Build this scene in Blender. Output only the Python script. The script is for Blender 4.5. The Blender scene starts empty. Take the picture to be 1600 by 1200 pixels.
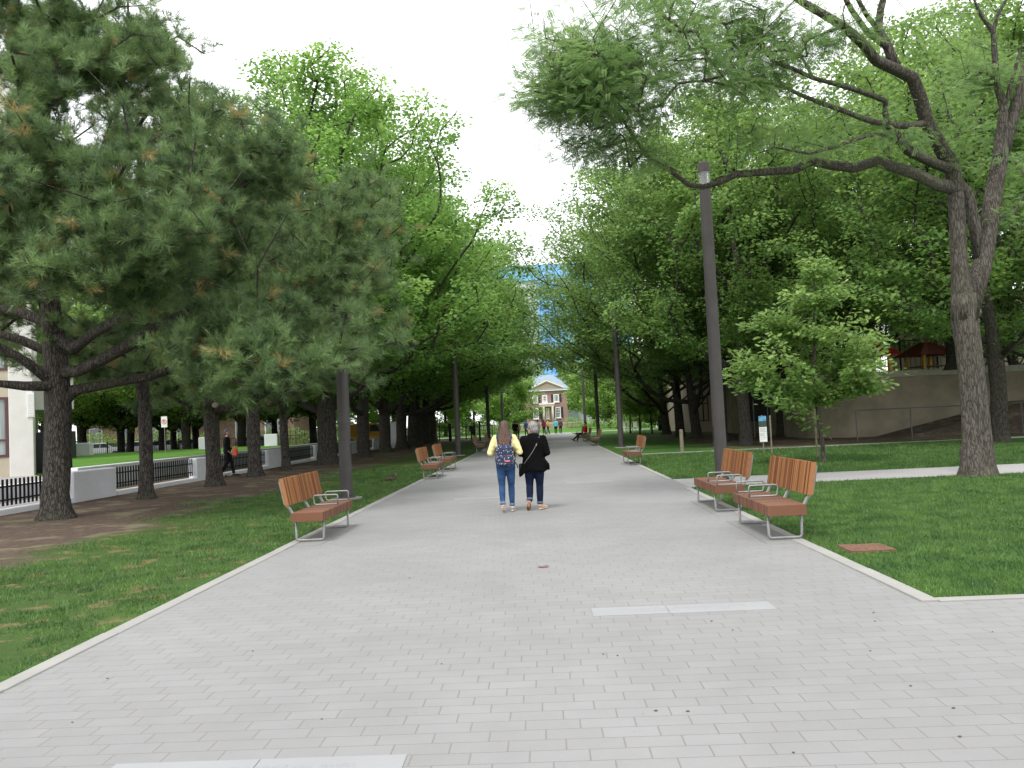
import bpy, math, random
import numpy as np
from mathutils import Vector, Matrix
PI = math.pi
R = math.radians
sc = bpy.context.scene
COL = sc.collection
rnd = random.Random(7)
# ------------------------------------------------------------------ camera
F_PX, CAM_H, ROLL, PITCH, YAW = 1294.0, 1.65, 0.0475, 0.0455, 0.0357
_f = Vector((-math.sin(YAW)*math.cos(PITCH), math.cos(YAW)*math.cos(PITCH), math.sin(PITCH)))
_r0 = Vector((math.cos(YAW), math.sin(YAW), 0))
_u0 = _r0.cross(_f)
_cr, _sr = math.cos(ROLL), math.sin(ROLL)
CAM_R = _r0*_cr - _u0*_sr
CAM_U = _u0*_cr + _r0*_sr
cam_d = bpy.data.cameras.new('camera')
cam = bpy.data.objects.new('camera', cam_d)
COL.objects.link(cam)
cam.matrix_world = Matrix(((CAM_R.x, CAM_U.x, -_f.x, 0), (CAM_R.y, CAM_U.y, -_f.y, 0), (CAM_R.z, CAM_U.z, -_f.z, CAM_H), (0, 0, 0, 1)))
cam_d.sensor_width = 36
cam_d.lens = F_PX/1600*36
cam_d.clip_end = 1500
sc.camera = cam
# ------------------------------------------------------------------ sky, sun, exposure
SUN_EL, SUN_AZ = R(58), R(200)
w = bpy.data.worlds.new('World'); sc.world = w; w.use_nodes = True
nt = w.node_tree; nt.nodes.clear()
o_ = nt.nodes.new('ShaderNodeOutputWorld'); bg = nt.nodes.new('ShaderNodeBackground')
sky = nt.nodes.new('ShaderNodeTexSky'); sky.sky_type = 'NISHITA'; sky.sun_disc = False
sky.sun_elevation = SUN_EL; sky.sun_rotation = SUN_AZ
sk = nt.nodes.new('ShaderNodeVectorMath'); sk.operation = 'SCALE'; sk.inputs['Scale'].default_value = 0.10
tc = nt.nodes.new('ShaderNodeTexCoord'); nz = nt.nodes.new('ShaderNodeTexNoise'); nz.inputs['Scale'].default_value = 2.2; nz.inputs['Detail'].default_value = 5
rp = nt.nodes.new('ShaderNodeValToRGB'); rp.color_ramp.elements[0].position = .3; rp.color_ramp.elements[0].color = (.86, .875, .90, 1)
rp.color_ramp.elements[1].position = .7; rp.color_ramp.elements[1].color = (1.07, 1.07, 1.08, 1)
mx = nt.nodes.new('ShaderNodeMix'); mx.data_type = 'RGBA'; mx.inputs['Factor'].default_value = .92
L = nt.links.new
L(tc.outputs['Generated'], nz.inputs['Vector']); L(nz.outputs['Fac'], rp.inputs['Fac'])
L(sky.outputs[0], sk.inputs[0]); L(sk.outputs[0], mx.inputs['A']); L(rp.outputs[0], mx.inputs['B'])
L(mx.outputs['Result'], bg.inputs['Color']); bg.inputs['Strength'].default_value = 1.0
L(bg.outputs[0], o_.inputs[0])
sd = bpy.data.lights.new('sun', 'SUN'); sd.energy = 1.2; sd.angle = R(14); sd.color = (1, .97, .92)
so = bpy.data.objects.new('sun', sd); COL.objects.link(so)
_az = SUN_AZ
_sv = Vector((math.sin(_az)*math.cos(SUN_EL), math.cos(_az)*math.cos(SUN_EL), math.sin(SUN_EL)))
so.rotation_euler = (-_sv).to_track_quat('-Z', 'Y').to_euler()
sc.view_settings.view_transform = 'Standard'; sc.view_settings.look = 'None'
sc.view_settings.exposure = 1.12; sc.view_settings.gamma = 1
sc.render.engine = 'CYCLES'
sc.cycles.max_bounces = 8; sc.cycles.diffuse_bounces = 5; sc.cycles.transmission_bounces = 6; sc.cycles.transparent_max_bounces = 8

# ------------------------------------------------------------------ helpers
def at(px, py, Y):
    """world point at depth plane Y that shows at photo pixel (px,py) of 1600x1200"""
    d = _f*F_PX + CAM_R*(px-800) + CAM_U*(600-py)
    t = Y/d.y
    return Vector((d.x*t, Y, CAM_H + d.z*t))

def tag(o, label=None, cat=None, group=None, kind=None):
    if label: o['label'] = label
    if cat: o['category'] = cat
    if group: o['group'] = group
    if kind: o['kind'] = kind
    return o

def thing(name, label, cat, loc=(0, 0, 0), rz=0, group=None):
    o = bpy.data.objects.new(name, None); COL.objects.link(o); o.location = loc; o.rotation_euler = (0, 0, rz)
    o.empty_display_size = .2
    return tag(o, label, cat, group)

def link(name, me, m=None, parent=None):
    o = bpy.data.objects.new(name, me); COL.objects.link(o)
    if m is not None: me.materials.clear(); me.materials.append(m)
    if parent is not None: o.parent = parent
    return o

def dup(root, loc, rz=None, label=None, group=None, scale=None):
    r = root.copy(); COL.objects.link(r); r.location = loc
    if rz is not None: r.rotation_euler = (0, 0, rz)
    if label: r['label'] = label
    if group: r['group'] = group
    if scale: r.scale = scale
    for ch in list(root.children):
        c = ch.copy(); COL.objects.link(c); c.parent = r
        for g in ch.children:
            d = g.copy(); COL.objects.link(d); d.parent = c
    return r

class MB:
    def __init__(s): s.v = []; s.f = []
    def add(s, vs, fs):
        n = len(s.v); s.v += [tuple(v) for v in vs]; s.f += [tuple(i+n for i in f) for f in fs]; return s
    def box(s, x0, x1, y0, y1, z0, z1, bev=0):
        if bev:
            b = min(bev, (x1-x0)*.45, (y1-y0)*.45, (z1-z0)*.45)
            vs = []
            for z, q in ((z0, b), (z0+b, 0), (z1-b, 0), (z1, b)):
                for (x, y, sx, sy) in ((x0, y0, 1, 1), (x1, y0, -1, 1), (x1, y1, -1, -1), (x0, y1, 1, -1)):
                    c = b
                    if sx*sy > 0: vs += [(x+sx*q, y+sy*(c+0*q), z), (x+sx*c, y+sy*q, z)]
                    else: vs += [(x+sx*c, y+sy*q, z), (x+sx*q, y+sy*c, z)]
            fs = []
            for l in range(3):
                for i in range(8):
                    j = (i+1) % 8; fs.append((l*8+i, l*8+j, l*8+8+j, l*8+8+i))
            fs.append(tuple(range(7, -1, -1))); fs.append(tuple(range(24, 32)))
            return s.add(vs, fs)
        vs = [(x0, y0, z0), (x1, y0, z0), (x1, y1, z0), (x0, y1, z0), (x0, y0, z1), (x1, y0, z1), (x1, y1, z1), (x0, y1, z1)]
        return s.add(vs, [(0, 3, 2, 1), (4, 5, 6, 7), (0, 1, 5, 4), (1, 2, 6, 5), (2, 3, 7, 6), (3, 0, 4, 7)])
    def tube(s, pts, rad, n=8, cap=True, phase=0, wob=0, flat=None):
        pts = [Vector(p) for p in pts]
        if not isinstance(rad, list): rad = [rad]*len(pts)
        vs = []; up = None
        for i, p in enumerate(pts):
            a = pts[max(0, i-1)]; b = pts[min(len(pts)-1, i+1)]
            t = (b-a)
            if t.length < 1e-9: t = Vector((0, 0, 1))
            t.normalize()
            if up is None:
                up = Vector((1, 0, 0)) if abs(t.x) < .9 else Vector((0, 1, 0))
            x = (up - t*up.dot(t))
            if x.length < 1e-6: x = t.orthogonal()
            x.normalize(); y = t.cross(x); up = x
            ri = rad[i]
            rx, ry = (ri if isinstance(ri, tuple) else (ri, ri))
            for k in range(n):
                an = phase + 2*PI*k/n
                q = 1 + (wob*math.sin(3*an+i*.7+1.3) + wob*.7*math.sin(5*an-i*.5) if wob else 0)
                vs.append(p + x*(rx*q*math.cos(an)) + y*(ry*q*math.sin(an)))
        fs = []
        m = len(pts)
        for i in range(m-1):
            for k in range(n):
                j = (k+1) % n; fs.append((i*n+k, i*n+j, (i+1)*n+j, (i+1)*n+k))
        if cap:
            fs.append(tuple(range(n-1, -1, -1))); fs.append(tuple(range((m-1)*n, m*n)))
        return s.add(vs, fs)
    def ball(s, c, r, nu=12, nv=8):
        if not isinstance(r, tuple): r = (r, r, r)
        vs = [(c[0], c[1], c[2]-r[2])]
        for i in range(1, nv):
            t = PI*i/nv - PI/2
            for k in range(nu):
                a = 2*PI*k/nu
                vs.append((c[0]+r[0]*math.cos(t)*math.cos(a), c[1]+r[1]*math.cos(t)*math.sin(a), c[2]+r[2]*math.sin(t)))
        vs.append((c[0], c[1], c[2]+r[2])); fs = []
        for k in range(nu):
            j = (k+1) % nu; fs.append((0, 1+j, 1+k)); fs.append((len(vs)-1, len(vs)-1-nu+k, len(vs)-1-nu+j))
        for i in range(nv-2):
            for k in range(nu):
                j = (k+1) % nu; fs.append((1+i*nu+k, 1+i*nu+j, 1+(i+1)*nu+j, 1+(i+1)*nu+k))
        return s.add(vs, fs)
    def ellrings(s, rings, n=16):
        """rings: (cx,cy,z,rx,ry) stacked vertically"""
        vs = []; fs = []
        for (cx, cy, z, rx, ry) in rings:
            for k in range(n):
                a = 2*PI*k/n; vs.append((cx+rx*math.cos(a), cy+ry*math.sin(a), z))
        for i in range(len(rings)-1):
            for k in range(n):
                j = (k+1) % n; fs.append((i*n+k, i*n+j, (i+1)*n+j, (i+1)*n+k))
        fs.append(tuple(range(n-1, -1, -1))); fs.append(tuple(range((len(rings)-1)*n, len(rings)*n)))
        return s.add(vs, fs)
    def prism(s, poly, h0, h1, axis='z'):
        n = len(poly)
        if axis == 'z': vs = [(a, b, h0) for a, b in poly]+[(a, b, h1) for a, b in poly]
        elif axis == 'y': vs = [(a, h0, b) for a, b in poly]+[(a, h1, b) for a, b in poly]
        else: vs = [(h0, a, b) for a, b in poly]+[(h1, a, b) for a, b in poly]
        fs = [tuple(range(n-1, -1, -1)), tuple(range(n, 2*n))]+[(i, (i+1) % n, n+(i+1) % n, n+i) for i in range(n)]
        return s.add(vs, fs)
    def mesh(s, name, smooth=False):
        me = bpy.data.meshes.new(name); me.from_pydata(s.v, [], s.f); me.validate(); me.update()
        if smooth:
            me.polygons.foreach_set('use_smooth', [True]*len(me.polygons))
        return me
    def build(s, name, m=None, parent=None, smooth=False):
        me = s.mesh(name, smooth)
        import bmesh
        b = bmesh.new(); b.from_mesh(me); bmesh.ops.recalc_face_normals(b, faces=b.faces); b.to_mesh(me); b.free()
        if smooth: me.polygons.foreach_set('use_smooth', [True]*len(me.polygons))
        return link(name, me, m, parent)

def np_mesh(name, V, F, tint=None, smooth=False):
    """V (n,3) float, F (m,k) int"""
    me = bpy.data.meshes.new(name); m, k = F.shape
    me.vertices.add(len(V)); me.vertices.foreach_set('co', V.astype(np.float32).ravel())
    me.loops.add(m*k); me.loops.foreach_set('vertex_index', F.astype(np.int32).ravel())
    me.polygons.add(m); me.polygons.foreach_set('loop_start', np.arange(0, m*k, k, dtype=np.int32))
    me.polygons.foreach_set('loop_total', np.full(m, k, dtype=np.int32))
    if smooth: me.polygons.foreach_set('use_smooth', np.ones(m, dtype=bool))
    me.update(calc_edges=True)
    if tint is not None:
        a = me.attributes.new('tint', 'FLOAT', 'POINT'); a.data.foreach_set('value', tint.astype(np.float32))
    return me

def batch(T, TF, P, A, N, S, tint):
    """instances of template T (k,3) at P with axis A, normal N, size S"""
    A = A/np.maximum(np.linalg.norm(A, axis=1, keepdims=True), 1e-9)
    N = N - A*np.sum(A*N, axis=1, keepdims=True)
    N = N/np.maximum(np.linalg.norm(N, axis=1, keepdims=True), 1e-9)
    B = np.cross(N, A)
    k = len(T); n = len(P)
    V = P[:, None, :] + S[:, None, None]*(T[None, :, 0:1]*A[:, None, :] + T[None, :, 1:2]*B[:, None, :] + T[None, :, 2:3]*N[:, None, :])
    F = TF[None, :, :] + (np.arange(n)*k)[:, None, None]
    return V.reshape(-1, 3), F.reshape(-1, TF.shape[1]), np.repeat(tint, k)

# ------------------------------------------------------------------ materials
class G:
    """tiny node-graph helper"""
    def __init__(s, name):
        s.m = bpy.data.materials.new(name); s.m.use_nodes = True; s.t = s.m.node_tree
        s.p = s.t.nodes['Principled BSDF']; s.out = s.t.nodes['Material Output']
    def n(s, typ, **kw):
        nd = s.t.nodes.new(typ)
        for k, v in kw.items(): setattr(nd, k, v)
        return nd
    def l(s, a, b): s.t.links.new(a, b)
    def val(s, nd, sock, v):
        if isinstance(v, bpy.types.NodeSocket): s.l(v, nd.inputs[sock])
        elif v is not None: nd.inputs[sock].default_value = v
    def math(s, op, a, b=None, c=None):
        nd = s.n('ShaderNodeMath', operation=op); s.val(nd, 0, a); s.val(nd, 1, b); s.val(nd, 2, c); return nd.outputs[0]
    def mix(s, f, a, b):
        nd = s.n('ShaderNodeMix', data_type='RGBA'); s.val(nd, 'Factor', f)
        for k, v in (('A', a), ('B', b)):
            if isinstance(v, tuple): v = (*v[:3], 1)
            s.val(nd, k, v)
        return nd.outputs['Result']
    def noise(s, scale, detail=4, vec=None, rough=.55, out='Fac'):
        nd = s.n('ShaderNodeTexNoise'); nd.inputs['Scale'].default_value = scale; nd.inputs['Detail'].default_value = detail
        nd.inputs['Roughness'].default_value = rough
        s.l(vec if vec is not None else s.obj(), nd.inputs['Vector']); return nd.outputs[out]
    def obj(s):
        if not hasattr(s, '_o'): s._o = s.n('ShaderNodeTexCoord').outputs['Object']
        return s._o
    def world(s):
        if not hasattr(s, '_w'): s._w = s.n('ShaderNodeNewGeometry').outputs['Position']
        return s._w
    def ramp(s, f, a, b, ca=(0, 0, 0), cb=(1, 1, 1)):
        nd = s.n('ShaderNodeValToRGB'); e = nd.color_ramp.elements
        e[0].position = a; e[1].position = b; e[0].color = (*ca, 1); e[1].color = (*cb, 1); s.l(f, nd.inputs['Fac']); return nd.outputs[0]
    def sstep(s, v, a, b):
        nd = s.n('ShaderNodeMapRange', interpolation_type='SMOOTHSTEP'); s.l(v, nd.inputs['Value'])
        nd.inputs['From Min'].default_value = a; nd.inputs['From Max'].default_value = b; return nd.outputs[0]
    def sep(s, v):
        nd = s.n('ShaderNodeSeparateXYZ'); s.l(v, nd.inputs[0]); return nd.outputs
    def comb(s, x, y, z=0.0):
        nd = s.n('ShaderNodeCombineXYZ'); s.val(nd, 0, x); s.val(nd, 1, y); s.val(nd, 2, z); return nd.outputs[0]
    def scalev(s, v, sc3):
        nd = s.n('ShaderNodeVectorMath', operation='MULTIPLY'); s.l(v, nd.inputs[0]); nd.inputs[1].default_value = sc3; return nd.outputs[0]
    def bump(s, h, strength=.3, dist=.01):
        nd = s.n('ShaderNodeBump'); nd.inputs['Strength'].default_value = strength; nd.inputs['Distance'].default_value = dist
        s.l(h, nd.inputs['Height']); s.l(nd.outputs[0], s.p.inputs['Normal'])
    def col(s, c): s.val(s.p, 'Base Color', c if not isinstance(c, tuple) else (*c[:3], 1))
    def fin(s, rough=.7, metal=0, spec=.5):
        s.p.inputs['Roughness'].default_value = rough; s.p.inputs['Metallic'].default_value = metal
        s.p.inputs['Specular IOR Level'].default_value = spec; return s.m

def simple(name, c, rough=.7, metal=0, var=.12, scale=6, bump=.15, bscale=60, bdist=.004, spec=.4):
    g = G(name)
    n1 = g.noise(scale, 5)
    a = tuple(max(0, x*(1-var)) for x in c); b = tuple(min(1, x*(1+var)) for x in c)
    g.col(g.ramp(n1, .3, .7, a, b))
    if bump: g.bump(g.noise(bscale, 3), bump, bdist)
    return g.fin(rough, metal, spec)

def leaf_mat(name, dark, light, alt=None, trans=.35, rough=.45, altpos=.93):
    g = G(name)
    at_ = g.n('ShaderNodeAttribute', attribute_name='tint').outputs['Fac']
    n1 = g.noise(.55, 2)
    if name == 'grass_blades':
        n1 = g.math('ADD', g.math('MULTIPLY', g.sstep(g.noise(2.2, 4, None, .65), .35, .65), .6), g.math('MULTIPLY', g.noise(9, 3), .4))
        f = g.math('ADD', g.math('MULTIPLY', at_, .42), g.math('MULTIPLY', n1, .58))
    else: f = g.math('ADD', g.math('MULTIPLY', at_, .6), g.math('MULTIPLY', n1, .4))
    c = g.ramp(f, .2, .8, dark, light)
    if alt: c = g.mix(g.sstep(at_, altpos, min(1, altpos+.04)), c, alt)
    g.col(c); g.fin(rough, 0, .35)
    tr = g.n('ShaderNodeBsdfTranslucent'); hv = g.n('ShaderNodeHueSaturation'); hv.inputs['Value'].default_value = 1.5; hv.inputs['Hue'].default_value = .485
    g.l(c, hv.inputs['Color']); g.l(hv.outputs[0], tr.inputs['Color'])
    ms = g.n('ShaderNodeMixShader'); ms.inputs[0].default_value = trans
    g.l(g.p.outputs[0], ms.inputs[1]); g.l(tr.outputs[0], ms.inputs[2]); g.l(ms.outputs[0], g.out.inputs['Surface'])
    return g.m

def bark_mat(name, c1, c2, vs=3.0, bump=.9):
    g = G(name)
    v = g.scalev(g.obj(), (9, 9, 1.2+vs*.55))
    n1 = g.noise(1.6, 8, v, .65)
    vo = g.n('ShaderNodeTexVoronoi', feature='DISTANCE_TO_EDGE'); vo.inputs['Scale'].default_value = 2.3
    wv = g.n('ShaderNodeVectorMath', operation='ADD'); g.l(v, wv.inputs[0])
    nn = g.noise(1.2, 3, v, .5, 'Color'); g.l(nn, wv.inputs[1]); g.l(wv.outputs[0], vo.inputs['Vector'])
    crack = g.sstep(vo.outputs['Distance'], 0, .22)
    n1 = g.math('ADD', g.math('MULTIPLY', n1, .6), g.math('MULTIPLY', g.noise(5, 6, v, .75), .4))
    h = g.math('MULTIPLY', g.math('ADD', .45, g.math('MULTIPLY', crack, .55)), n1)
    c = g.ramp(h, .18, .60, c1, c2)
    c = g.mix(g.math('MULTIPLY', g.sstep(g.noise(.9, 3), .5, .7), .35), c, (.075, .085, .045))
    g.col(c); g.bump(h, bump, .05)
    return g.fin(.95, 0, .15)

M = {}
def grass_col(g, X, Y):
    """green of the lawn: mown turf with yellowish and worn patches (a colour of the grass itself)"""
    n1 = g.noise(.45, 4, g.world()); n2 = g.noise(9, 6, g.world(), .7); n3 = g.noise(60, 3, g.world(), .7)
    f = g.math('ADD', g.math('MULTIPLY', n1, .35), g.math('ADD', g.math('MULTIPLY', n2, .35), g.math('MULTIPLY', n3, .3)))
    c = g.ramp(f, .35, .68, (.018, .062, .014), (.10, .20, .040))
    dry = g.sstep(g.noise(1.7, 5, g.world(), .6), .63, .72)
    return g.mix(g.math('MULTIPLY', dry, .6), c, (.24, .20, .085))

g = G('lawn_and_soil'); w3 = g.sep(g.world()); X, Y = w3[0], w3[1]
c = grass_col(g, X, Y)
nb = g.noise(.5, 5, g.world(), .6)
xx = g.math('ADD', X, g.math('MULTIPLY', g.math('SUBTRACT', nb, .5), 3.2))
nf = g.noise(6, 5, g.world(), .7)
xx = g.math('ADD', xx, g.math('MULTIPLY', g.math('SUBTRACT', nf, .5), 1.2))
left = g.math('SUBTRACT', 1.0, g.sstep(xx, -8.2, -7.2))
left = g.math('MULTIPLY', left, g.sstep(xx, -15.5, -15.0))
right = g.math('MULTIPLY', g.sstep(xx, 7.2, 9.5), g.sstep(g.math('ADD', Y, g.math('MULTIPLY', g.math('SUBTRACT', nb, .5), 6.0)), 35.6, 38.5))
right = g.math('MULTIPLY', right, g.math('SUBTRACT', 1.0, g.sstep(Y, 66, 72)))
soil = g.math('MAXIMUM', g.math('MULTIPLY', left, g.math('SUBTRACT', 1.0, g.sstep(Y, 88, 96))), right)
sc1 = g.ramp(g.noise(7, 7, g.world(), .75), .3, .72, (.050, .037, .029), (.175, .130, .102))
dm = g.sstep(g.noise(1.9, 6, g.world(), .65), .53, .62)
c = g.mix(g.math('MULTIPLY', g.math('SUBTRACT', 1.0, g.sstep(X, -4.2, -3.6)), .35), c, (.06, .055, .03))  # left lawn darkened and browned in the colour, standing in for pine shade
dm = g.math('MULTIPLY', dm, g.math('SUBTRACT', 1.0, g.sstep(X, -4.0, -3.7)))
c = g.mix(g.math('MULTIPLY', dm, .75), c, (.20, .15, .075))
sc1 = g.mix(g.sstep(g.noise(1.1, 4, g.world()), .5, .66), sc1, (.19, .165, .11))
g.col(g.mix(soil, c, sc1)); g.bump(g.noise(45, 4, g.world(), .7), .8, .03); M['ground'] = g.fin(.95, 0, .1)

g = G('turf'); w3 = g.sep(g.world()); g.col(g.mix(.35, grass_col(g, w3[0], w3[1]), (.13, .30, .035))); g.bump(g.noise(50, 4, g.world()), .7, .02); M['turf'] = g.fin(.95, 0, .1)

# granite pavers: 0.30 x 0.14, irregular running bond
g = G('granite_pavers'); w3 = g.sep(g.world()); X, Y = w3[0], w3[1]
row = g.math('FLOOR', g.math('DIVIDE', Y, .14))
wn = g.n('ShaderNodeTexWhiteNoise', noise_dimensions='1D'); g.l(row, wn.inputs['W'])
xs = g.math('ADD', g.math('DIVIDE', X, .295), g.math('ADD', g.math('MULTIPLY', row, .36), g.math('MULTIPLY', wn.outputs['Value'], .12)))
ci = g.math('FLOOR', xs)
wn2 = g.n('ShaderNodeTexWhiteNoise', noise_dimensions='2D'); g.l(g.comb(ci, row), wn2.inputs['Vector'])
fx = g.math('SUBTRACT', xs, ci); fy = g.math('SUBTRACT', g.math('DIVIDE', Y, .14), row)
dx = g.math('MULTIPLY', g.math('MINIMUM', fx, g.math('SUBTRACT', 1.0, fx)), .295)
dy = g.math('MULTIPLY', g.math('MINIMUM', fy, g.math('SUBTRACT', 1.0, fy)), .14)
wob = g.math('MULTIPLY', g.noise(25, 2, g.world()), .003)
jx = g.sstep(g.math('SUBTRACT', dx, wob), .0005, .0042); jy = g.sstep(g.math('SUBTRACT', dy, wob), .0002, .0030)
j = g.math('MINIMUM', jx, jy)
sp = g.noise(260, 2, g.world(), .8); bl = g.noise(.35, 5, g.world(), .6); bl2 = g.noise(2.6, 4, g.world())
v = g.math('ADD', g.math('ADD', .825, g.math('MULTIPLY', wn2.outputs['Value'], .05)), g.math('ADD', g.math('MULTIPLY', g.math('SUBTRACT', sp, .5), .28), g.math('ADD', g.math('MULTIPLY', g.math('SUBTRACT', bl, .5), .42), g.math('MULTIPLY', g.math('SUBTRACT', bl2, .5), .16))))
tint = g.mix(wn2.outputs['Value'], (.268, .266, .263), (.264, .266, .263))
sc_ = g.n('ShaderNodeVectorMath', operation='SCALE'); g.l(tint, sc_.inputs[0]); g.l(v, sc_.inputs['Scale'])
jc = g.mix(g.noise(1.5, 3, g.world()), (.15, .137, .127), (.205, .188, .175))
spot = g.sstep(g.noise(3.4, 6, g.world(), .8), .70, .76)
gum = g.sstep(g.noise(14, 2, g.world(), .5), .735, .75)
cc = g.mix(g.math('MULTIPLY', spot, .30), sc_.outputs[0], (.215, .205, .19))
cc = g.mix(g.math('MULTIPLY', gum, .35), cc, (.16, .155, .15))
g.col(g.mix(j, jc, cc)); g.bump(g.math('ADD', j, g.math('MULTIPLY', sp, .25)), .35, .004); M['pavers'] = g.fin(.8, 0, .3)

def stone(name, c, var=.1, sc=220):
    g = G(name); a = g.noise(sc, 2, None, .8); b = g.noise(1.3, 5)
    f = g.math('ADD', g.math('MULTIPLY', a, .45), g.math('MULTIPLY', b, .55))
    g.col(g.ramp(f, .35, .65, tuple(x*(1-var*1.6) for x in c), tuple(x*(1+var) for x in c))); g.bump(a, .2, .003); return g.fin(.85, 0, .3)
M['curb'] = stone('pale_concrete_curb', (.295, .288, .268)); M['pad'] = stone('bench_pad_concrete', (.22, .22, .208), .12)
M['plaque'] = stone('pale_granite', (.275, .281, .282), .05); M['engrave'] = simple('engraving_grey', (.27, .27, .29))
M['path'] = stone('smooth_concrete', (.315, .305, .30), .06)
M['white_wall'] = stone('white_painted_concrete', (.70, .71, .74), .06, 20)
M['pole'] = simple('bronze_grey_paint', (.072, .066, .063), .6, .2, .12, 3, .05)
M['black'] = simple('black_metal', (.012, .012, .014), .5, .2, .2)
M['steel'] = simple('galvanised_steel', (.27, .27, .265), .5, .5, .15, 12, .05)
M['cream'] = simple('cream_stucco', (.66, .64, .61), .9, 0, .06, 1.2, .3, 40)
M['peach'] = simple('peach_stucco', (.50, .40, .33), .9, 0, .06, 1.2, .3, 40)
M['beige'] = simple('beige_stucco', (.46, .40, .31), .9, 0, .08, 1.5, .3, 40)
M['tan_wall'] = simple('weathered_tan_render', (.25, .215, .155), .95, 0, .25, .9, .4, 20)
M['cap_stone'] = simple('concrete_coping', (.36, .36, .28), .9, 0, .12)
M['brown_frame'] = simple('brown_window_frame', (.10, .045, .05), .5)
M['white_paint'] = simple('white_paint', (.72, .72, .70), .5, 0, .05)
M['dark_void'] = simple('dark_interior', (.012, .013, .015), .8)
M['shutter'] = simple('black_shutter', (.02, .022, .03), .6)
M['red'] = simple('red_roof_metal', (.62, .03, .03), .45, 0, .1); M['yellow'] = simple('yellow_post_paint', (.62, .36, .04), .5)
M['roof'] = simple('grey_roof_shingle', (.20, .26, .31), .9, 0, .15, 3)
M['rust'] = simple('rusty_iron', (.16, .085, .055), .8, .2, .35, 25, .5)
M['timber'] = simple('grey_weathered_timber', (.19, .165, .12), .9, 0, .25, 14, .5)
M['rubber'] = simple('black_rubber', (.015, .015, .015), .8)
M['grey_box'] = simple('dark_grey_steel', (.06, .062, .066), .6)
g = G('window_glass'); g.col(g.mix(g.noise(1.5, 2), (.05, .06, .065), (.10, .12, .13))); M['glass'] = g.fin(.08, 0, .8)
g = G('curtained_glass'); v = g.scalev(g.obj(), (9, 9, .3)); g.col(g.ramp(g.noise(2, 3, v), .35, .65, (.16, .19, .19), (.33, .37, .36))); M['curtain'] = g.fin(.15, 0, .7)
g = G('lantern_glass'); g.col((.85, .88, .88)); g.p.inputs['Transmission Weight'].default_value = .75; g.p.inputs['Alpha'].default_value = .6; M['lamp_glass'] = g.fin(.12, 0, .6)
# brick
g = G('red_brown_brick'); b = g.n('ShaderNodeTexBrick'); mp = g.n('ShaderNodeMapping'); mp.inputs['Rotation'].default_value = (R(90), 0, 0)
g.l(g.obj(), mp.inputs[0]); g.l(mp.outputs[0], b.inputs['Vector']); b.inputs['Scale'].default_value = 1
b.inputs['Brick Width'].default_value = .24; b.inputs['Row Height'].default_value = .08; b.inputs['Mortar Size'].default_value = .006
b.inputs['Color1'].default_value = (.20, .105, .085, 1); b.inputs['Color2'].default_value = (.28, .16, .13, 1); b.inputs['Mortar'].default_value = (.34, .28, .25, 1)
g.col(b.outputs['Color']); M['brick'] = g.fin(.9)
# blue scaffold sheeting with seams and folds; distance haze paled into the colour
g = G('blue_scaffold_sheeting'); v = g.sep(g.obj())
se = g.sstep(g.math('ABSOLUTE', g.math('SUBTRACT', g.math('FRACT', g.math('DIVIDE', v[0], 2.6)), .5)), .44, .5)
se2 = g.sstep(g.math('ABSOLUTE', g.math('SUBTRACT', g.math('FRACT', g.math('DIVIDE', v[2], 2.05)), .5)), .44, .5)
fo = g.noise(1.0, 5, g.scalev(g.obj(), (.9, .9, .35)))
c = g.ramp(fo, .3, .7, (.10, .33, .72), (.20, .50, .92)); c = g.mix(g.math('MULTIPLY', g.math('MAXIMUM', se, se2), .35), c, (.28, .52, .85)); g.col(c); g.bump(fo, .6, .3); M['blue'] = g.fin(.5)
g = G('pale_cladding'); v = g.sep(g.obj())
se = g.sstep(g.math('ABSOLUTE', g.math('SUBTRACT', g.math('FRACT', g.math('DIVIDE', v[0], 1.3)), .5)), .46, .5)
se2 = g.sstep(g.math('ABSOLUTE', g.math('SUBTRACT', g.math('FRACT', g.math('DIVIDE', v[2], 3.4)), .5)), .47, .5)
g.col(g.mix(g.math('MAXIMUM', se, se2), (.40, .45, .46), (.30, .34, .36))); M['cladding'] = g.fin(.6)
# slatted bench wood: per-slat colour
def slat_mat(name, lo, hi, period, axis=1):
    g = G(name); v = g.sep(g.obj()); q = g.math('FLOOR', g.math('DIVIDE', g.math('SUBTRACT', v[axis], .0175), period))
    wn = g.n('ShaderNodeTexWhiteNoise', noise_dimensions='1D'); g.l(q, wn.inputs['W'])
    gr = g.noise(3, 6, g.scalev(g.obj(), (3, 60, 6)), .6)
    f = g.math('ADD', g.math('MULTIPLY', wn.outputs['Value'], .8), g.math('MULTIPLY', gr, .25))
    g.col(g.ramp(f, .12, .88, lo, hi)); g.bump(gr, .15, .003); return g.fin(.5, 0, .35)
M['slat_back'] = slat_mat('hardwood_slats_back', (.085, .026, .013), (.39, .175, .065), .0375)
M['slat_seat'] = slat_mat('hardwood_slats_seat', (.070, .030, .018), (.20, .088, .045), .0375)
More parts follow.
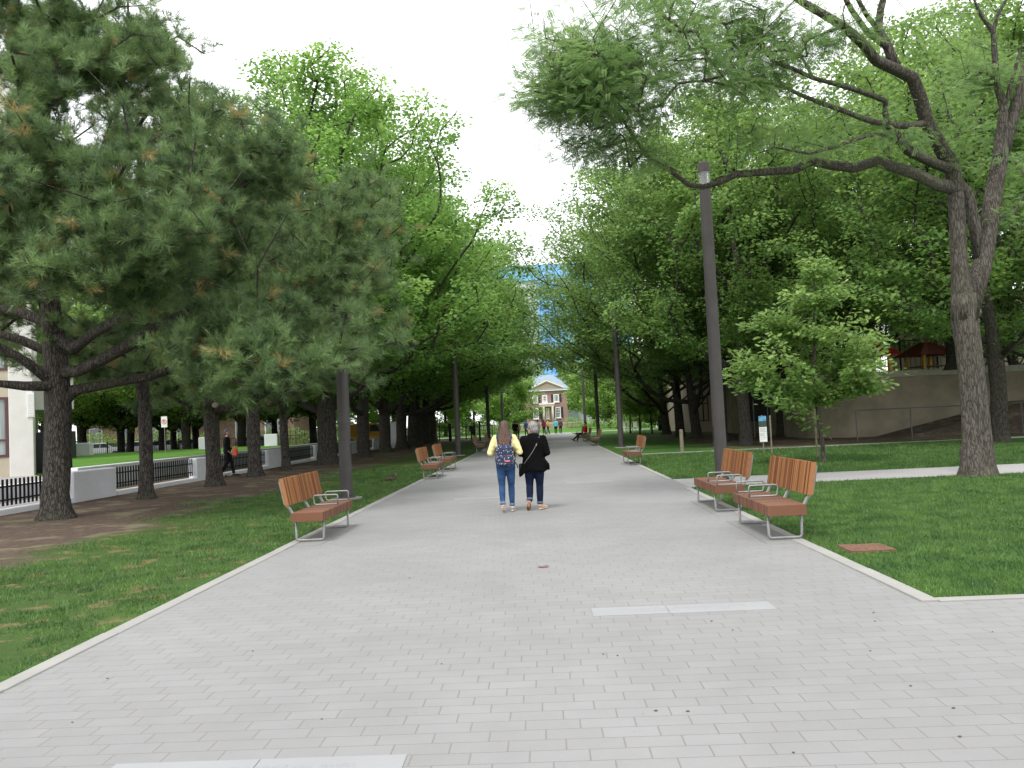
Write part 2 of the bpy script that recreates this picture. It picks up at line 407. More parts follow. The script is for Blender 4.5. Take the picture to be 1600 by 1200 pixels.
# foliage and bark
M['pine_leaf'] = leaf_mat('pine_needles', (.055, .104, .048), (.205, .31, .110), (.36, .26, .10), .30, .5, .962)
M['maple_leaf'] = leaf_mat('maple_leaves', (.070, .180, .042), (.25, .43, .095), (.36, .19, .06), .48, .42, .992)
M['dark_maple_leaf'] = leaf_mat('dark_maple_leaves', (.064, .145, .040), (.230, .365, .095), None, .48, .42)
M['locust_leaf'] = leaf_mat('honey_locust_leaves', (.065, .140, .045), (.22, .345, .115), None, .45, .5)
M['oak_leaf'] = leaf_mat('young_oak_leaves', (.085, .18, .045), (.30, .44, .13), None, .42, .32)
M['bright_leaf'] = leaf_mat('bright_park_leaves', (.10, .21, .04), (.28, .43, .10), (.42, .30, .05), .45, .5, .985)
M['grass_blade'] = leaf_mat('grass_blades', (.028, .080, .022), (.130, .235, .056), (.34, .29, .12), .3, .5, .965)
M['pine_bark'] = bark_mat('pine_bark', (.020, .018, .016), (.125, .110, .096), 1.8)
M['maple_bark'] = bark_mat('maple_bark', (.024, .021, .018), (.105, .094, .080), 1.6)
M['locust_bark'] = bark_mat('locust_bark', (.034, .030, .026), (.145, .128, .108), 1.1, .6)
# ------------------------------------------------------------------ the setting
def sheet(name, x0, x1, y0, y1, z, m, kind='structure'):
    o = MB().add([(x0, y0, z), (x1, y0, z), (x1, y1, z), (x0, y1, z)], [(0, 1, 2, 3)]).build(name, m)
    return tag(o, kind=kind)
sheet('ground', -500, 500, -60, 700, 0, M['ground'])
XL, XR = -3.83, 3.17
sheet('pavement', XL, XR, -8, 99.0, .010, M['pavers'])
sheet('plaza', XR, 40, -8, 6.98, .010, M['pavers'])
sheet('side_path', XR, 60, 18.55, 21.1, .012, M['path'])
sheet('cross_path', -60, 60, 99.0, 102.5, .012, M['path'])
far_lawn = sheet('far_lawn', -90, 90, 102.5, 160, .02, M['turf'])
def kerb(name, boxes, m, z=.024):
    b = MB()
    for (x0, x1, y0, y1) in boxes: j_ = rnd.uniform(-.003, .003); b.box(x0+j_, x1+j_, y0+.003, y1-.003, -.05, z+rnd.uniform(-.004, .004), .005)
    return tag(b.build(name, m), kind='structure')
kb = []
y = -8
while y < 98:
    kb.append((XL, XL+.14, y+.003, min(y+1.5, 98)-.003)); y += 1.5
y = 7.0
while y < 18.5:
    e = min(y+1.45, 18.5); kb.append((XR-.14, XR, y+.003, e-.003)); y += 1.45
y = 21.15
while y < 98:
    kb.append((XR-.14, XR, y+.003, min(y+1.5, 98)-.003)); y += 1.5
x = XR
while x < 30:
    kb.append((x+.003, x+1.5, 6.98, 7.10)); x += 1.503
kerb('kerb', kb, M['curb'])
kerb('lawn_edging', [(XR+.05, 26, 34.9, 35.06)], M['curb'], .05)
PADS = [(1, 10.3, 12.6), (1, 13.3, 15.6), (-1, 11.9, 14.2), (-1, 24.9, 27.3), (-1, 28.7, 31.0), (1, 27.2, 29.6)]
b = MB()
for s_, y0, y1 in PADS:
    if s_ > 0: b.box(2.66, XR-.145, y0, y1, -.02, .018, .003)
    else: b.box(XL+.145, -3.30, y0, y1, -.02, .018, .003)
tag(b.build('bench_pads', M['pad']), kind='structure')
# raised lawn behind the white wall
b = MB(); b.prism([(-16, 27.6), (-16, 62), (-36, 62)], -.05, .74); tag(b.build('raised_lawn', M['turf']), kind='structure')
b = MB(); b.box(-15.98, -15.72, 27.4, 62, -.05, .80, .02); b.box(-15.98, -15.72, 13, 27.39, -.05, .5, .02)
tag(MB().add([(-13.3, 10, .02), (-13.3, 26, .02), (-27, 43, .02), (-60, 43, .02), (-60, 10, .02)], [(0, 1, 2, 3, 4)]).build('forecourt', M['path']), kind='structure')
o = b.build('retaining_wall', M['white_wall']); tag(o, 'long low white retaining wall holding up the bright lawn behind the picket fence', 'wall')
sheet('street', -120, -28, 74, 86, .03, simple('street_asphalt', (.09, .09, .095), .9))

# ------------------------------------------------------------------ engraved plaques
def plaque(x0, x1, y0, y1, label, seed, stones=((0, .42), (.42, 1))):
    t = thing('engraved_plaque', label, 'plaque', ((x0+x1)/2, (y0+y1)/2, .010), 0, 'engraved stone plaques set in the paving')
    w_, d_ = (x1-x0)/2, (y1-y0)/2
    b = MB()
    for a, c in stones: b.box(-w_+a*2*w_+.002, -w_+c*2*w_-.002, -d_, d_, -.004, .005, .001)
    b.build('slab', M['plaque'], t)
    q = random.Random(seed)
    for ln, yy in enumerate((.022, -.052)):
        e = MB()
        xx = -w_+.22 if ln == 0 else -w_+.30
        end = w_-.22 if ln == 0 else w_-.34
        while xx < end:
            if q.random() < .16 and e.v: e.build('engraved_word', M['engrave'], t); e = MB(); xx += .026; continue
            h = .034
            k = q.randrange(4)
            e.box(xx, xx+.004, yy, yy+h, .0048, .0062)
            if k in (0, 1): e.box(xx+.004, xx+.016, yy+h-.004, yy+h, .0048, .0062)
            if k in (1, 2): e.box(xx+.004, xx+.016, yy, yy+.004, .0048, .0062)
            if k in (0, 3): e.box(xx+.013, xx+.017, yy, yy+h, .0048, .0062)
            if k == 3: e.box(xx+.004, xx+.013, yy+h*.45, yy+h*.58, .0048, .0062)
            xx += .026
        if e.v: e.build('engraved_word', M['engrave'], t)
plaque(.33, 1.84, 6.95, 7.235, 'pale engraved stone strip in the paving right of the middle, nearest the rusty grate', 3)
plaque(-2.25, -.76, 3.9, 4.20, 'pale engraved stone strip cut off by the bottom edge of the picture', 4, ((0, .5), (.5, 1)))
plaque(-2.05, -.9, 18.1, 18.35, 'pale engraved stone strip just left of the two walking women', 5)
plaque(.5, 1.7, 21.3, 21.6, 'pale engraved stone strip beyond and right of the woman in black', 6)

# ------------------------------------------------------------------ benches
def make_bench():
    """local: x across (front edge at 0, back +), y along 0..1.9"""
    t = thing('park_bench', '', 'bench')
    s = MB(); p = .0375; n = 50
    for i in range(n):
        y0 = .02+i*p
        s.box(0, .48, y0, y0+p-.0085, .305+.003*rnd.random(), .44+.002*rnd.random(), .004)
    for x0 in (.05, .22, .40): s.box(x0, x0+.035, .03, .02+n*p-.016, .31, .35)
    s.build('seat', M['slat_seat'], t)
    k = MB()
    for i in range(n):
        y0 = .02+i*p; dz = .004*rnd.random()
        vs = []
        for z, x in ((.555, .50), (.955+dz, .575)):
            vs += [(x, y0, z), (x+.062, y0, z-.006), (x+.062, y0+p-.0095, z-.006), (x, y0+p-.0095, z)]
        k.add(vs, [(0, 3, 2, 1), (4, 5, 6, 7), (0, 1, 5, 4), (1, 2, 6, 5), (2, 3, 7, 6), (3, 0, 4, 7)])
    k.build('backrest', M['slat_back'], t)
    for yy in (.16, 1.68):
        f = MB()
        f.tube([(.035, yy, .32), (.035, yy, .06), (.045, yy, .032), (.07, yy, .022), (.41, yy, .022), (.435, yy, .032), (.445, yy, .06), (.445, yy, .32)], (.018, .009), 8)
        f.build('leg', M['steel'], t, True)
    for yy in (.10, .95, 1.80):
        f = MB(); f.tube([(.455, yy, .33), (.47, yy, .42), (.515, yy, .50), (.583, yy, .575), (.652, yy, .91)], (.022, .010), 8)
        f.build('back_support', M['steel'], t)
    for yy in (1.84, 1.12):
        f = MB()
        f.tube([(.05, yy, .44), (.05, yy, .575), (.058, yy, .592), (.08, yy, .60), (.40, yy, .60), (.43, yy, .592), (.445, yy, .57), (.43, yy, .475), (.415, yy, .458), (.39, yy, .452), (.06, yy, .452)], .0115, 8)
        f.build('armrest', M['steel'], t, True)
    return t
bench = make_bench()
GRP = 'slatted wooden benches along the path'
bench['group'] = GRP
# right side: front faces -x
bench.location = (2.715, 10.40, .02); bench['label'] = 'nearest slatted wood bench on the right, in front of the rusty grate'
def bench_copy(side, y, mirror, label):
    x = 2.715 if side > 0 else -3.30
    o = dup(bench, (x, y, .02), 0, label)
    sx = 1 if side > 0 else -1
    if mirror: o.location.y = y+1.9
    o.scale = (sx, -1 if mirror else 1, 1)
    return o
bench_copy(1, 13.55, True, 'second slatted wood bench on the right, in front of the nearest right lamp post')
bench_copy(-1, 12.1, False, 'slatted wood bench on the left edge beside the nearest left lamp post')
bench_copy(-1, 25.2, False, 'front one of the paired wood benches on the left behind the squirrel')
bench_copy(-1, 29.0, False, 'rear one of the paired wood benches on the left, before the second left lamp post')
bench_copy(1, 27.6, True, 'single wood bench on the right seen end on, left of the numbered timber post')
bench_copy(-1, 45.5, False, 'distant wood bench on the left seen beyond the second left lamp post')
bench_copy(-1, 54.5, False, 'small distant wood bench partly hidden by the long-haired woman')
bench_copy(1, 48.6, True, 'dark wood bench on the right just nearer than the seated man')
bench_copy(1, 58.6, True, 'distant wood bench the man in red is sitting on')
bench_copy(1, 69.5, True, 'farthest wood bench on the right, beyond the seated man')

# ------------------------------------------------------------------ lamp posts
def make_lamp():
    t = thing('lamp_post', '', 'lamp post', (0, 0, 0), 0, 'cylindrical bronze lamp posts beside the path')
    b = MB(); b.tube([(0, 0, .05), (0, 0, 3), (0, 0, 7.0)], [.148, .143, .132], 28)
    b.build('pole', M['pole'], t, False)
    b = MB(); b.tube([(0, 0, -.03), (0, 0, .04)], .36, 28); b.build('footing', M['curb'], t)
    b = MB(); b.tube([(0, 0, .04), (0, 0, .075)], .215, 24)
    for k in range(4):
        a = PI/4+k*PI/2; b.tube([(.185*math.cos(a), .185*math.sin(a), .07), (.185*math.cos(a), .185*math.sin(a), .12)], .018, 6)
    b.build('base_flange', M['pole'], t)
    b = MB(); b.tube([(0, 0, 7.0), (0, 0, 7.03)], .142, 24); b.build('collar', M['pole'], t)
    b = MB(); b.tube([(0, 0, 7.03), (0, 0, 7.36)], .125, 28)
    g_ = b.build('lantern', M['lamp_glass'], t)
    c = MB(); c.tube([(0, 0, 7.03), (0, 0, 7.36)], .05, 12)
    for k in range(14):
        a = 2*PI*k/14; c.tube([(.126*math.cos(a), .126*math.sin(a), 7.03), (.126*math.cos(a), .126*math.sin(a), 7.36)], .004, 4)
    c.build('lamp_fins', M['steel'], g_)
    b = MB(); b.tube([(0, 0, 7.36), (0, 0, 7.56), (0, 0, 7.575)], [.136, .136, .12], 28); b.build('cap', M['pole'], t)
    b = MB()
    b.box(-.152, -.138, -.045, .045, .98, 1.32, .006); b.build('access_hatch', M['black'], t)
    return t
lamp = make_lamp(); lamp.location = (4.10, 19.6, 0); lamp['label'] = 'nearest lamp post on the right, its lantern touched by the locust branch'
for x, y, rz, lb in ((-4.75, 19.6, R(185), 'nearest lamp post on the left, upper part lost in the pine boughs'), (-4.55, 43.6, 0, 'second lamp post on the left, beyond the paired benches'),
                 (4.05, 44.2, 0, 'second lamp post on the right, behind the single end-on bench'), (-4.6, 69, 0, 'third lamp post on the left, just left of the long-haired woman'),
                 (4.5, 69, 0, 'third lamp post on the right, behind the seated man in red'), (-4.6, 94, 0, 'farthest lamp post on the left, before the crossing path'), (4.6, 92, 0, 'farthest lamp post on the right, standing before the house')):
    dup(lamp, (x, y, 0), rz, lb)

# ------------------------------------------------------------------ white wall piers and picket panels
def fence_pier(y0, y1, label, near=False):
    b = MB(); b.box(-13.25, -12.93, y0, y1, -.05, .855, .03)
    o = b.build('wall_pier', M['white_wall']); tag(o, label, 'wall', 'white piers of the low fence wall')
def picket_panel(y0, y1, label, g='black picket panels between the white piers'):
    t = thing('picket_panel', label, 'fence', (-13.1, y0, 0), 0, g)
    L_ = y1-y0
    b = MB(); b.box(-.15, .17, 0, L_, -.05, .13, .01); b.build('plinth', M['white_wall'], t)
    b = MB()
    for z in (.34, .66): b.box(-.012, .012, 0, L_, z-.02, z+.02)
    b.build('rail', M['black'], t)
    b = MB(); n = int(L_/.165)
    for i in range(n): yy = (i+.5)*L_/n; b.box(.0125, .032, yy-.038, yy+.038, .20, .84, .004)
    b.build('pickets', M['black'], t)
ords = ['nearest', 'second', 'third', 'fourth', 'fifth', 'sixth', 'seventh', 'eighth']
ptxt = ['white pier with peeling paint just right of the nearest pine', 'white pier beside the second pine trunk and the person in grey cap', 'white pier between the third and fourth pine trunks', 'white pier left of the thick maple trunk', 'white pier between the lamp post and the first maples, blank faced', 'white pier seen in the gap before the third maple', 'white pier at the foot of the fourth maple', 'last white pier, dim beyond the maple row']
gtxt = ['picket panel at the left edge, crossing in front of the pale building', 'picket panel behind the second pine trunk', 'dark picket panel behind the person in grey cap', 'picket panel behind the fourth and fifth pines', 'picket panel hidden partly by the thickest maple', 'picket panel right of the nearest left lamp post', 'short-looking picket panel between two maple trunks', 'picket panel near the end of the white wall']
py = [22.3, 30.4, 38.4, 46.5, 54.5, 62.6, 70.6, 78.7]
for i, y0 in enumerate(py):
    fence_pier(y0, y0+2.3, ptxt[i]); picket_panel((y0-5.73) if i else 13.0, y0-.005, gtxt[i])

# white blocks on the far side of the raised lawn
for px, yb, Yd, wd, lb in ((129, 712, 54.5, .95, 'blank white block right behind the nearest pine trunk'), (319, 701, 57.5, .85, 'white block with small red mark beside the third pine trunk'), (423, 694, 58.5, .95, 'white block on the lawn beside the square grey street sign'), (617, 690, 66, .9, 'tall white block standing among the maple trunks')):
    p = at(px, 690, Yd); zb = .74 if Yd < 62 else 0
    t = tag(MB().box(p.x-wd/2, p.x+wd/2, Yd, Yd+.5, zb-.02, zb+.85 if Yd < 62 else 2.1, .03).build('concrete_block', M['white_wall']), lb, 'block', 'white blocks beyond the raised lawn')
# black metal fence on the far side of the street lawn
def bar_fence(name, p0, p1, h, label, post=2.4, bar=.14, z0=0):
    p0 = Vector(p0); p1 = Vector(p1); L_ = (p1-p0).length; an = math.atan2(p1.y-p0.y, p1.x-p0.x)
    t = thing(name, label, 'fence', (p0.x, p0.y, z0), an)
    b = MB(); n = int(L_/bar)
    for i in range(n+1): b.box(i*bar-.009, i*bar+.009, -.009, .009, .08, h-.03)
    b.build('bars', M['black'], t)
    b = MB()
    for z in (.12, h-.12): b.box(0, L_, -.02, .02, z-.02, z+.02)
    b.build('rail', M['black'], t)
    x = 0
    while x <= L_+.01:
        MB().box(x-.045, x+.045, -.045, .045, 0, h+.05, .01).build('post', M['black'], t); x += post
    return t
bar_fence('iron_fence', (-46, 64, 0), (-18, 66.5, 0), 1.5, 'long black iron bar fence beyond the bright lawn, in front of the parked cars', 2.8, .16)
bar_fence('iron_fence', (-16.5, 86, 0), (-5.2, 88, 0), 1.5, 'black iron fence closing the end of the maple row, left of the far path', 2.8, .16)
for i, (x, y, lb) in enumerate(((-9.3, 82, 'thick black post just left of the second left lamp post'), (-6.2, 74, 'left one of two black posts behind the distant bench'), (-5.75, 74.3, 'right one of two black posts behind the distant bench'), (-12.4, 84, 'leftmost black post beyond the last maple trunk'))):
    b = MB(); b.tube([(x, y, 0), (x, y, 1.75), (x, y, 1.8)], [.16 if i in (0,) else .08, .16 if i in (0,) else .08, .05], 12); tag(b.build('black_post', M['black']), lb, 'post', 'black posts beyond the left lawn')

# ------------------------------------------------------------------ signs
def sign_parking():
    p = at(258, 690, 45)
    t = thing('parking_sign', 'small white sign with red ring and slashed letter on a thin post in the lawn', 'sign', (p.x, 45, .7))
    MB().tube([(0, 0, 0), (0, .0, 2.2)], .025, 8).build('post', M['steel'], t)
    face = MB().box(-.17, .17, -.05, -.03, 1.55, 2.15, .004).build('sign_panel', M['white_paint'], t)
    b = MB(); ring = [(.12*math.cos(a), -.053, 1.86+.12*math.sin(a)) for a in [2*PI*k/20 for k in range(21)]]
    b.tube(ring, .016, 6); b.tube([(-.085, -.053, 1.945), (.085, -.053, 1.775)], .014, 6); b.build('red_ring', M['red'], face)
    b = MB(); b.box(-.045, -.025, -.056, -.05, 1.79, 1.93); b.box(-.025, .035, -.056, -.05, 1.91, 1.93); b.box(-.025, .035, -.056, -.05, 1.85, 1.87); b.box(.03, .045, -.056, -.05, 1.85, 1.93); b.build('letter', M['black'], face)
sign_parking()
p = at(441, 700, 60)
t = thing('street_sign', 'square grey sign with dark figures on a thin post behind the fourth pine', 'sign', (p.x, 60, .5))
MB().tube([(0, 0, 0), (0, 0, 2.2)], .03, 8).build('post', M['steel'], t)
f_ = MB().box(-.30, .30, -.05, -.03, 1.25, 2.15, .01).build('sign_panel', simple('dull_sign_grey', (.30, .31, .32)), t)
b = MB()
for (x0, x1, z0, z1) in ((-.2, -.12, 1.75, 2.0), (-.05, .05, 1.75, 2.0), (.12, .2, 1.75, 2.0), (-.2, .2, 1.5, 1.56), (-.2, .2, 1.38, 1.44)): b.box(x0, x1, -.055, -.048, z0, z1)
b.build('markings', M['black'], f_)
# interpretive sign on the right
p = at(1194, 706, 32)
t = thing('information_sign', 'narrow upright information board with blue picture above a white text panel in the grass', 'sign', (p.x, 32, 0), R(8))
MB().tube([(0, .03, 0), (0, .03, 1.45)], .028, 8).build('post', M['timber'], t)
bd = MB().box(-.155, .155, -.015, .0, .42, 1.42, .004).build('board', M['grey_box'], t)
MB().box(-.15, .15, -.019, -.0155, 1.22, 1.41).build('picture', simple('blue_sky_print', (.10, .28, .45), .4, 0, .5, 12), bd)
MB().box(-.15, .15, -.019, -.0155, 1.0, 1.215).build('dark_print', simple('dark_green_print', (.03, .06, .045), .4, 0, .5, 20), bd)
MB().box(-.15, .15, -.019, -.0155, .43, .995).build('text_panel', M['white_paint'], bd)
b = MB(); q = random.Random(5); z = .95
while z > .48:
    b.box(-.125, -.125+.25*(.55+.45*q.random()), -.021, -.0185, z, z+.010); z -= .028 if q.random() > .2 else .055
b.build('text_lines', M['engrave'], bd)
# timber posts
def timber_post(x, y, h, r, label, group='timber posts and stakes in the right lawn', name='timber_post'):
    b = MB(); b.tube([(x, y, -.05), (x+rnd.uniform(-.01, .01), y, h-.02), (x, y, h)], [r, r*.96, r*.8], 10); return tag(b.build(name, M['timber']), label, 'post', group)
p = at(1066, 706, 35.8); t = thing('numbered_post', 'short thick timber post with small pale figures, right of the end-on bench', 'post', (p.x, p.y, 0))
MB().tube([(0, 0, -.05), (0, 0, .95), (0, 0, .98)], [.085, .08, .06], 12).build('post', M['timber'], t)
b = MB()
for k in range(4): b.box(-.018, .018, -.089, -.080, .50+k*.06, .535+k*.06)
b.build('figures', M['curb'], t)
for px, py_, h, r, lb in ((1206, 706, 1.42, .032, 'thin timber stake close behind the information board'), (1277, 713, 1.72, .034, 'thin timber stake left of the sapling trunk')):
    Yd = 32 if px < 1210 else 27.6
    q = at(px, py_, Yd); timber_post(q.x, q.y, h, r, lb)

# ------------------------------------------------------------------ rusty grate, leaf, litter
t = thing('drain_grate', 'rusty slatted iron grate let into the lawn beside the nearest right bench', 'grate', (3.62, 9.72, 0), R(0))
MB().box(-.26, .26, -.25, .25, -.02, .012, .003).build('frame', M['rust'], t)
b = MB()
for k in range(9): b.box(-.25, .25, -.235+k*.054, -.20+k*.054, .0125, .026, .003)
b.build('slats', M['rust'], t)
def leaf_litter():
    q = random.Random(11)
    def one(x, y, s, m, name, label, cat, grp=None):
        b = MB(); pts = []
        for k in range(9):
            a = 2*PI*k/9+q.uniform(-.2, .2); rr = s*q.uniform(.55, 1.0); pts.append((x+rr*math.cos(a), y+rr*.7*math.sin(a), .014+q.uniform(0, s*.25)))
        b.add([(x, y, .013+s*.12)]+pts, [(0, 1+k, 1+(k+1) % 9) for k in range(9)])
        b.add([(v[0], v[1], v[2]-.0015) for v in [(x, y, .013+s*.12)]+pts], [(0, 1+(k+1) % 9, 1+k) for k in range(9)])
        return tag(b.build(name, m), label, cat, grp)
    lm = simple('dead_leaf', (.16, .085, .07), .8, 0, .3, 40)
    p = at(850, 888, 1); d = p-Vector((0, 0, CAM_H)); k = -CAM_H/d.z
    one(d.x*k, d.y*k, .075, lm, 'fallen_leaf', 'single reddish brown fallen leaf in the middle of the paving', 'leaf')
    px = [(943, 1025), (965, 1027), (1112, 973), (1145, 987), (1365, 960), (1367, 973), (1423, 1075), (1360, 1020), (1551, 990), (1075, 1115), (1025, 1114), (1500, 1155), (168, 1063), (113, 1132), (690, 1040), (503, 1127), (590, 960), (640, 905), (395, 1020), (1490, 1110), (1240, 1180)]
    b = MB(); speck = simple('dark_specks', (.10, .08, .07), .9)
    for (x, y) in px:
        p = at(x, y, 1); d = p-Vector((0, 0, CAM_H)); k = -CAM_H/d.z
        s = q.uniform(.004, .009); X_, Y_ = d.x*k, d.y*k
        b.ball((X_, Y_, .014), (s*1.3, s*.9, s*.5), 6, 4)
    tag(b.build('grit_specks', speck), 'dark specks of grit and bird lime scattered over the near paving', 'litter', kind='stuff')
    one(4.35, 6.35, .035, M['white_paint'], 'paper_scrap', 'tiny white scrap of paper on the paving at the right edge', 'litter')
    p = at(1437, 938, 1)
leaf_litter()

# ------------------------------------------------------------------ squirrel
def squirrel():
    t = thing('squirrel', 'small brown squirrel foraging in the left lawn before the paired benches', 'squirrel', (-4.75, 25.2, .0), R(200))
    b = MB()
    b.tube([(-.11, 0, .075), (-.06, 0, .085), (.0, 0, .095), (.06, 0, .085), (.10, 0, .075), (.135, 0, .075), (.165, 0, .062), (.18, 0, .056)], [.028, .05, .055, .045, .030, .032, .020, .008], 12)
    for s_ in (-1, 1):
        b.tube([(-.06, .035*s_, .08), (-.03, .055*s_, .045), (-.07, .05*s_, .02), (-.02, .05*s_, .012)], [.03, .024, .012, .012], 8)
        b.tube([(.07, .025*s_, .07), (.075, .032*s_, .035), (.095, .032*s_, .01)], [.018, .012, .010], 8)
        b.tube([(.125, .02*s_, .095), (.12, .026*s_, .125)], [.010, .003], 6)
    b.build('body', simple('squirrel_fur', (.075, .055, .038), .95, 0, .3, 60), t, True)
    b = MB(); b.tube([(-.10, 0, .08), (-.15, 0, .10), (-.18, 0, .16), (-.17, 0, .22), (-.13, .0, .25)], [.022, .04, .05, .045, .012], 10, wob=.12); b.build('tail', simple('squirrel_tail', (.11, .085, .065), .95, 0, .4, 80), t, True)
squirrel()

# ------------------------------------------------------------------ pale building on the left
def left_building():
    x1 = at(54, 740, 43).x
    t = thing('apartment_building', 'pale stucco building with brown framed windows at the left edge behind the nearest pine', 'building', (x1, 43, 0), R(31))
    MB().box(-1.12, 0, 0, 14, -.1, 22, .03).build('corner_pier', M['cream'], t)
    b = MB()
    for z0, z1 in ((-.1, 1.05), (4.2, 5.6), (8.6, 10.1), (13.1, 14.6), (17.6, 22)): b.box(-16, -1.125, .06, 14, z0, z1)
    b.build('spandrel_wall', M['beige'], t)
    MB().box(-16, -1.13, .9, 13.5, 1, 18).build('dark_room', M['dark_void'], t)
    for z0, z1 in ((1.05, 4.2), (5.6, 8.6), (10.1, 13.1), (14.6, 17.6)):
        for k in range(3):
            xa = -1.125-5*k; xb = xa-4.7
            fr = MB().box(xb, xa, .02, .16, z0, z0+.14).box(xb, xa, .02, .16, z1-.12, z1).box(xb, xb+.14, .021, .159, z0+.14, z1-.12).box(xa-.16, xa, .021, .159, z0+.14, z1-.12).box((xa+xb)/2-.05, (xa+xb)/2+.05, .021, .159, z0+.14, z1-.12).box(xb, xa, .024, .156, z0+.85, z0+.95).build('window', M['brown_frame'], t)
            MB().box(xb+.05, xa-.05, .09, .11, z0+.05, z1-.05).build('pane', M['curtain'], fr)
    MB().box(0, 2.0, 5, 13, 3.65, 6.1, .02).build('balcony', M['cream'], t)
    v_ = MB().box(-.28, .06, -.06, -.005, 3.1, 4.4, .01)
    for k in range(9): v_.box(-.25, .03, -.075, -.062, 3.18+k*.135, 3.25+k*.135)
    v_.build('vent_grille', M['white_paint'], t)
    MB().box(-16.2, .25, -.25, 14.2, 22, 22.3, .03).build('roof_edge', M['beige'], t)
left_building()
p = at(66, 735, 47)
b = MB().box(p.x-.55, p.x+.9, 47, 49, 0, 2.35, .03)
b.box(p.x-.5, p.x+.15, 46.97, 46.995, .1, 2.2).box(p.x+.2, p.x+.85, 46.97, 46.995, .1, 2.2)
tag(b.build('utility_cabinet', M['grey_box']), 'large dark grey utility cabinet standing at the foot of the pale building', 'cabinet')

# ------------------------------------------------------------------ school building on the right
def right_building():
    Yb = 72
    xa = at(1080, 670, Yb).x; xb = at(1172, 670, Yb).x
    t = thing('school_building', 'cream rendered building with dark downpipes glimpsed between the right tree trunks', 'building', (xa, Yb, 0))
    W = xb-xa
    MB().box(0, W, 0, 16, -.1, 11, .03).build('wall', M['peach'], t)
    MB().box(.2, 1.3, -.06, -.005, .9, 4.6).build('beige_panel', M['beige'], t)  # plain beige slab set just proud of the wall face
    fr = MB().box(1.05, 1.15, -.09, -.062, .9, 4.8); fr.box(.5, .56, -.085, -.062, .9, 3.9); fr.box(1.5, 1.56, -.09, -.006, .9, 3.0).box(.2, 1.6, -.1, -.086, .95, 1.0).box(.2, 1.6, -.1, -.086, 2.4, 2.46)
    fr.build('railing', M['black'], t)
    b = MB()
    for x in (W-1.75, W-.35): b.box(x-.08, x+.08, -.14, -.005, 1.2, 11)
    b.build('downpipe', M['black'], t)
    MB().box(W-2.3, W-2.18, -.03, -.004, 1.2, 10.5).build('white_trim', M['white_paint'], t)
    MB().box(W-2.2, W+.1, -.25, -.145, -.1, .95, .02).build('plinth', M['beige'], t)
    wl = MB().box(1.9, 2.25, -.2, -.005, 6.2, 6.6, .02).build('wall_lamp', M['white_paint'], t)
    MB().box(-.2, W+.2, -.3, 16.2, 11, 11.3, .03).build('roof_edge', M['beige'], t)
right_building()
def glass_block():
    Yg = 58
    xa = at(1168, 660, Yg).x; xb = at(1300, 660, Yg).x
    t = thing('glazed_wing', 'dark glazed wing in deep shade behind the young tree', 'building', (xa, Yg, 0))
    W = xb-xa
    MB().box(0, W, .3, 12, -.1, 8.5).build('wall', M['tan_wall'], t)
    for k in range(5):
        x0 = .15+k*(W-.3)/5; x1 = x0+(W-.3)/5
        fr = MB().box(x0, x0+.09, .12, .29, .9, 7.5).box(x1-.09, x1, .121, .289, .9, 7.5).box(x0+.09, x1-.09, .12, .29, .9, 1.05).box(x0+.09, x1-.09, .12, .29, 4.0, 4.15).box(x0+.09, x1-.09, .12, .29, 7.35, 7.5).build('window', M['grey_box'], t)
        MB().box(x0+.05, x1-.05, .19, .21, .95, 7.4).build('pane', M['glass'], fr)
    MB().box(-.3, W+.3, -.5, 12, 8.5, 8.9).build('roof_edge', M['cap_stone'], t)
glass_block()
def curved_wall():
    Yc = 43.5
    xl = at(1278, 650, Yc).x; xr = at(1508, 650, Yc).x+5.5
    t = thing('playground_wall', 'tall weathered tan wall with rounded left end and pale coping below the playground', 'wall', (xl, Yc, 0))
    W = xr-xl; rr = 2.6
    poly = [(rr-rr*math.cos(a), rr-rr*math.sin(a)) for a in [k*PI/2/8 for k in range(9)]]
    poly += [(W, 0), (W, 9), (0, 9)]
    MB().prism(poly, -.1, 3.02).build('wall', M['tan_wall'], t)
    poly2 = [(rr-(rr+.07)*math.cos(a), rr-(rr+.07)*math.sin(a)) for a in [k*PI/2/8 for k in range(9)]]+[(W+.07, -.07), (W+.07, 9), (-.07, 9)]
    MB().prism(poly2, 3.022, 3.34).build('coping', M['cap_stone'], t)
    return xl, Yc, W
xl, Yc, Wc = curved_wall()
# lower terraces right of the wall
def playhouse(px, Yp, label, col, sz=1.7, z0=3.34):
    p = at(px, 560, Yp)
    t = thing('playhouse', label, 'playhouse', (p.x, Yp, z0), R(12), 'playhouses on the terrace')
    h = .95
    for sx in (-1, 1):
        for sy in (-1, 1): MB().box(sx*sz*.42-.09, sx*sz*.42+.09, sy*sz*.42-.09, sy*sz*.42+.09, 0, h, .02).build('post', M['yellow'], t)
    MB().box(-sz*.38, sz*.38, -sz*.38, sz*.38, .30, .36).build('deck', M['timber'], t)
    s = sz*.72
    rf = MB().add([(-s, -s, h), (s, -s, h), (s, s, h), (-s, s, h), (0, 0, h+.95)], [(0, 3, 2, 1), (0, 1, 4), (1, 2, 4), (2, 3, 4), (3, 0, 4)])
    r_ = rf.build('roof', col, t)
    b = MB()
    for k in range(-3, 4):
        x = s*k/4
        b.tube([(x, -s, h+.01), (x*.15, -s*.15, h+.82)], .02, 4)
    b.build('roof_ribs', col, r_)
playhouse(1358, 45.5, 'playhouse with bright red pyramid roof and yellow posts above the tan wall', M['red'])
playhouse(1448, 48, 'playhouse with dull red roof half hidden by leaves, nearer the big locust trunk', simple('faded_red_roof', (.28, .07, .05), .6), 1.8)
bar_fence('terrace_fence', (xl+1, Yc+7.5, 0), (xl+Wc, Yc+7.5, 0), 2.2, 'grey barred fence along the back of the playground terrace', 2.2, .3, 3.34)
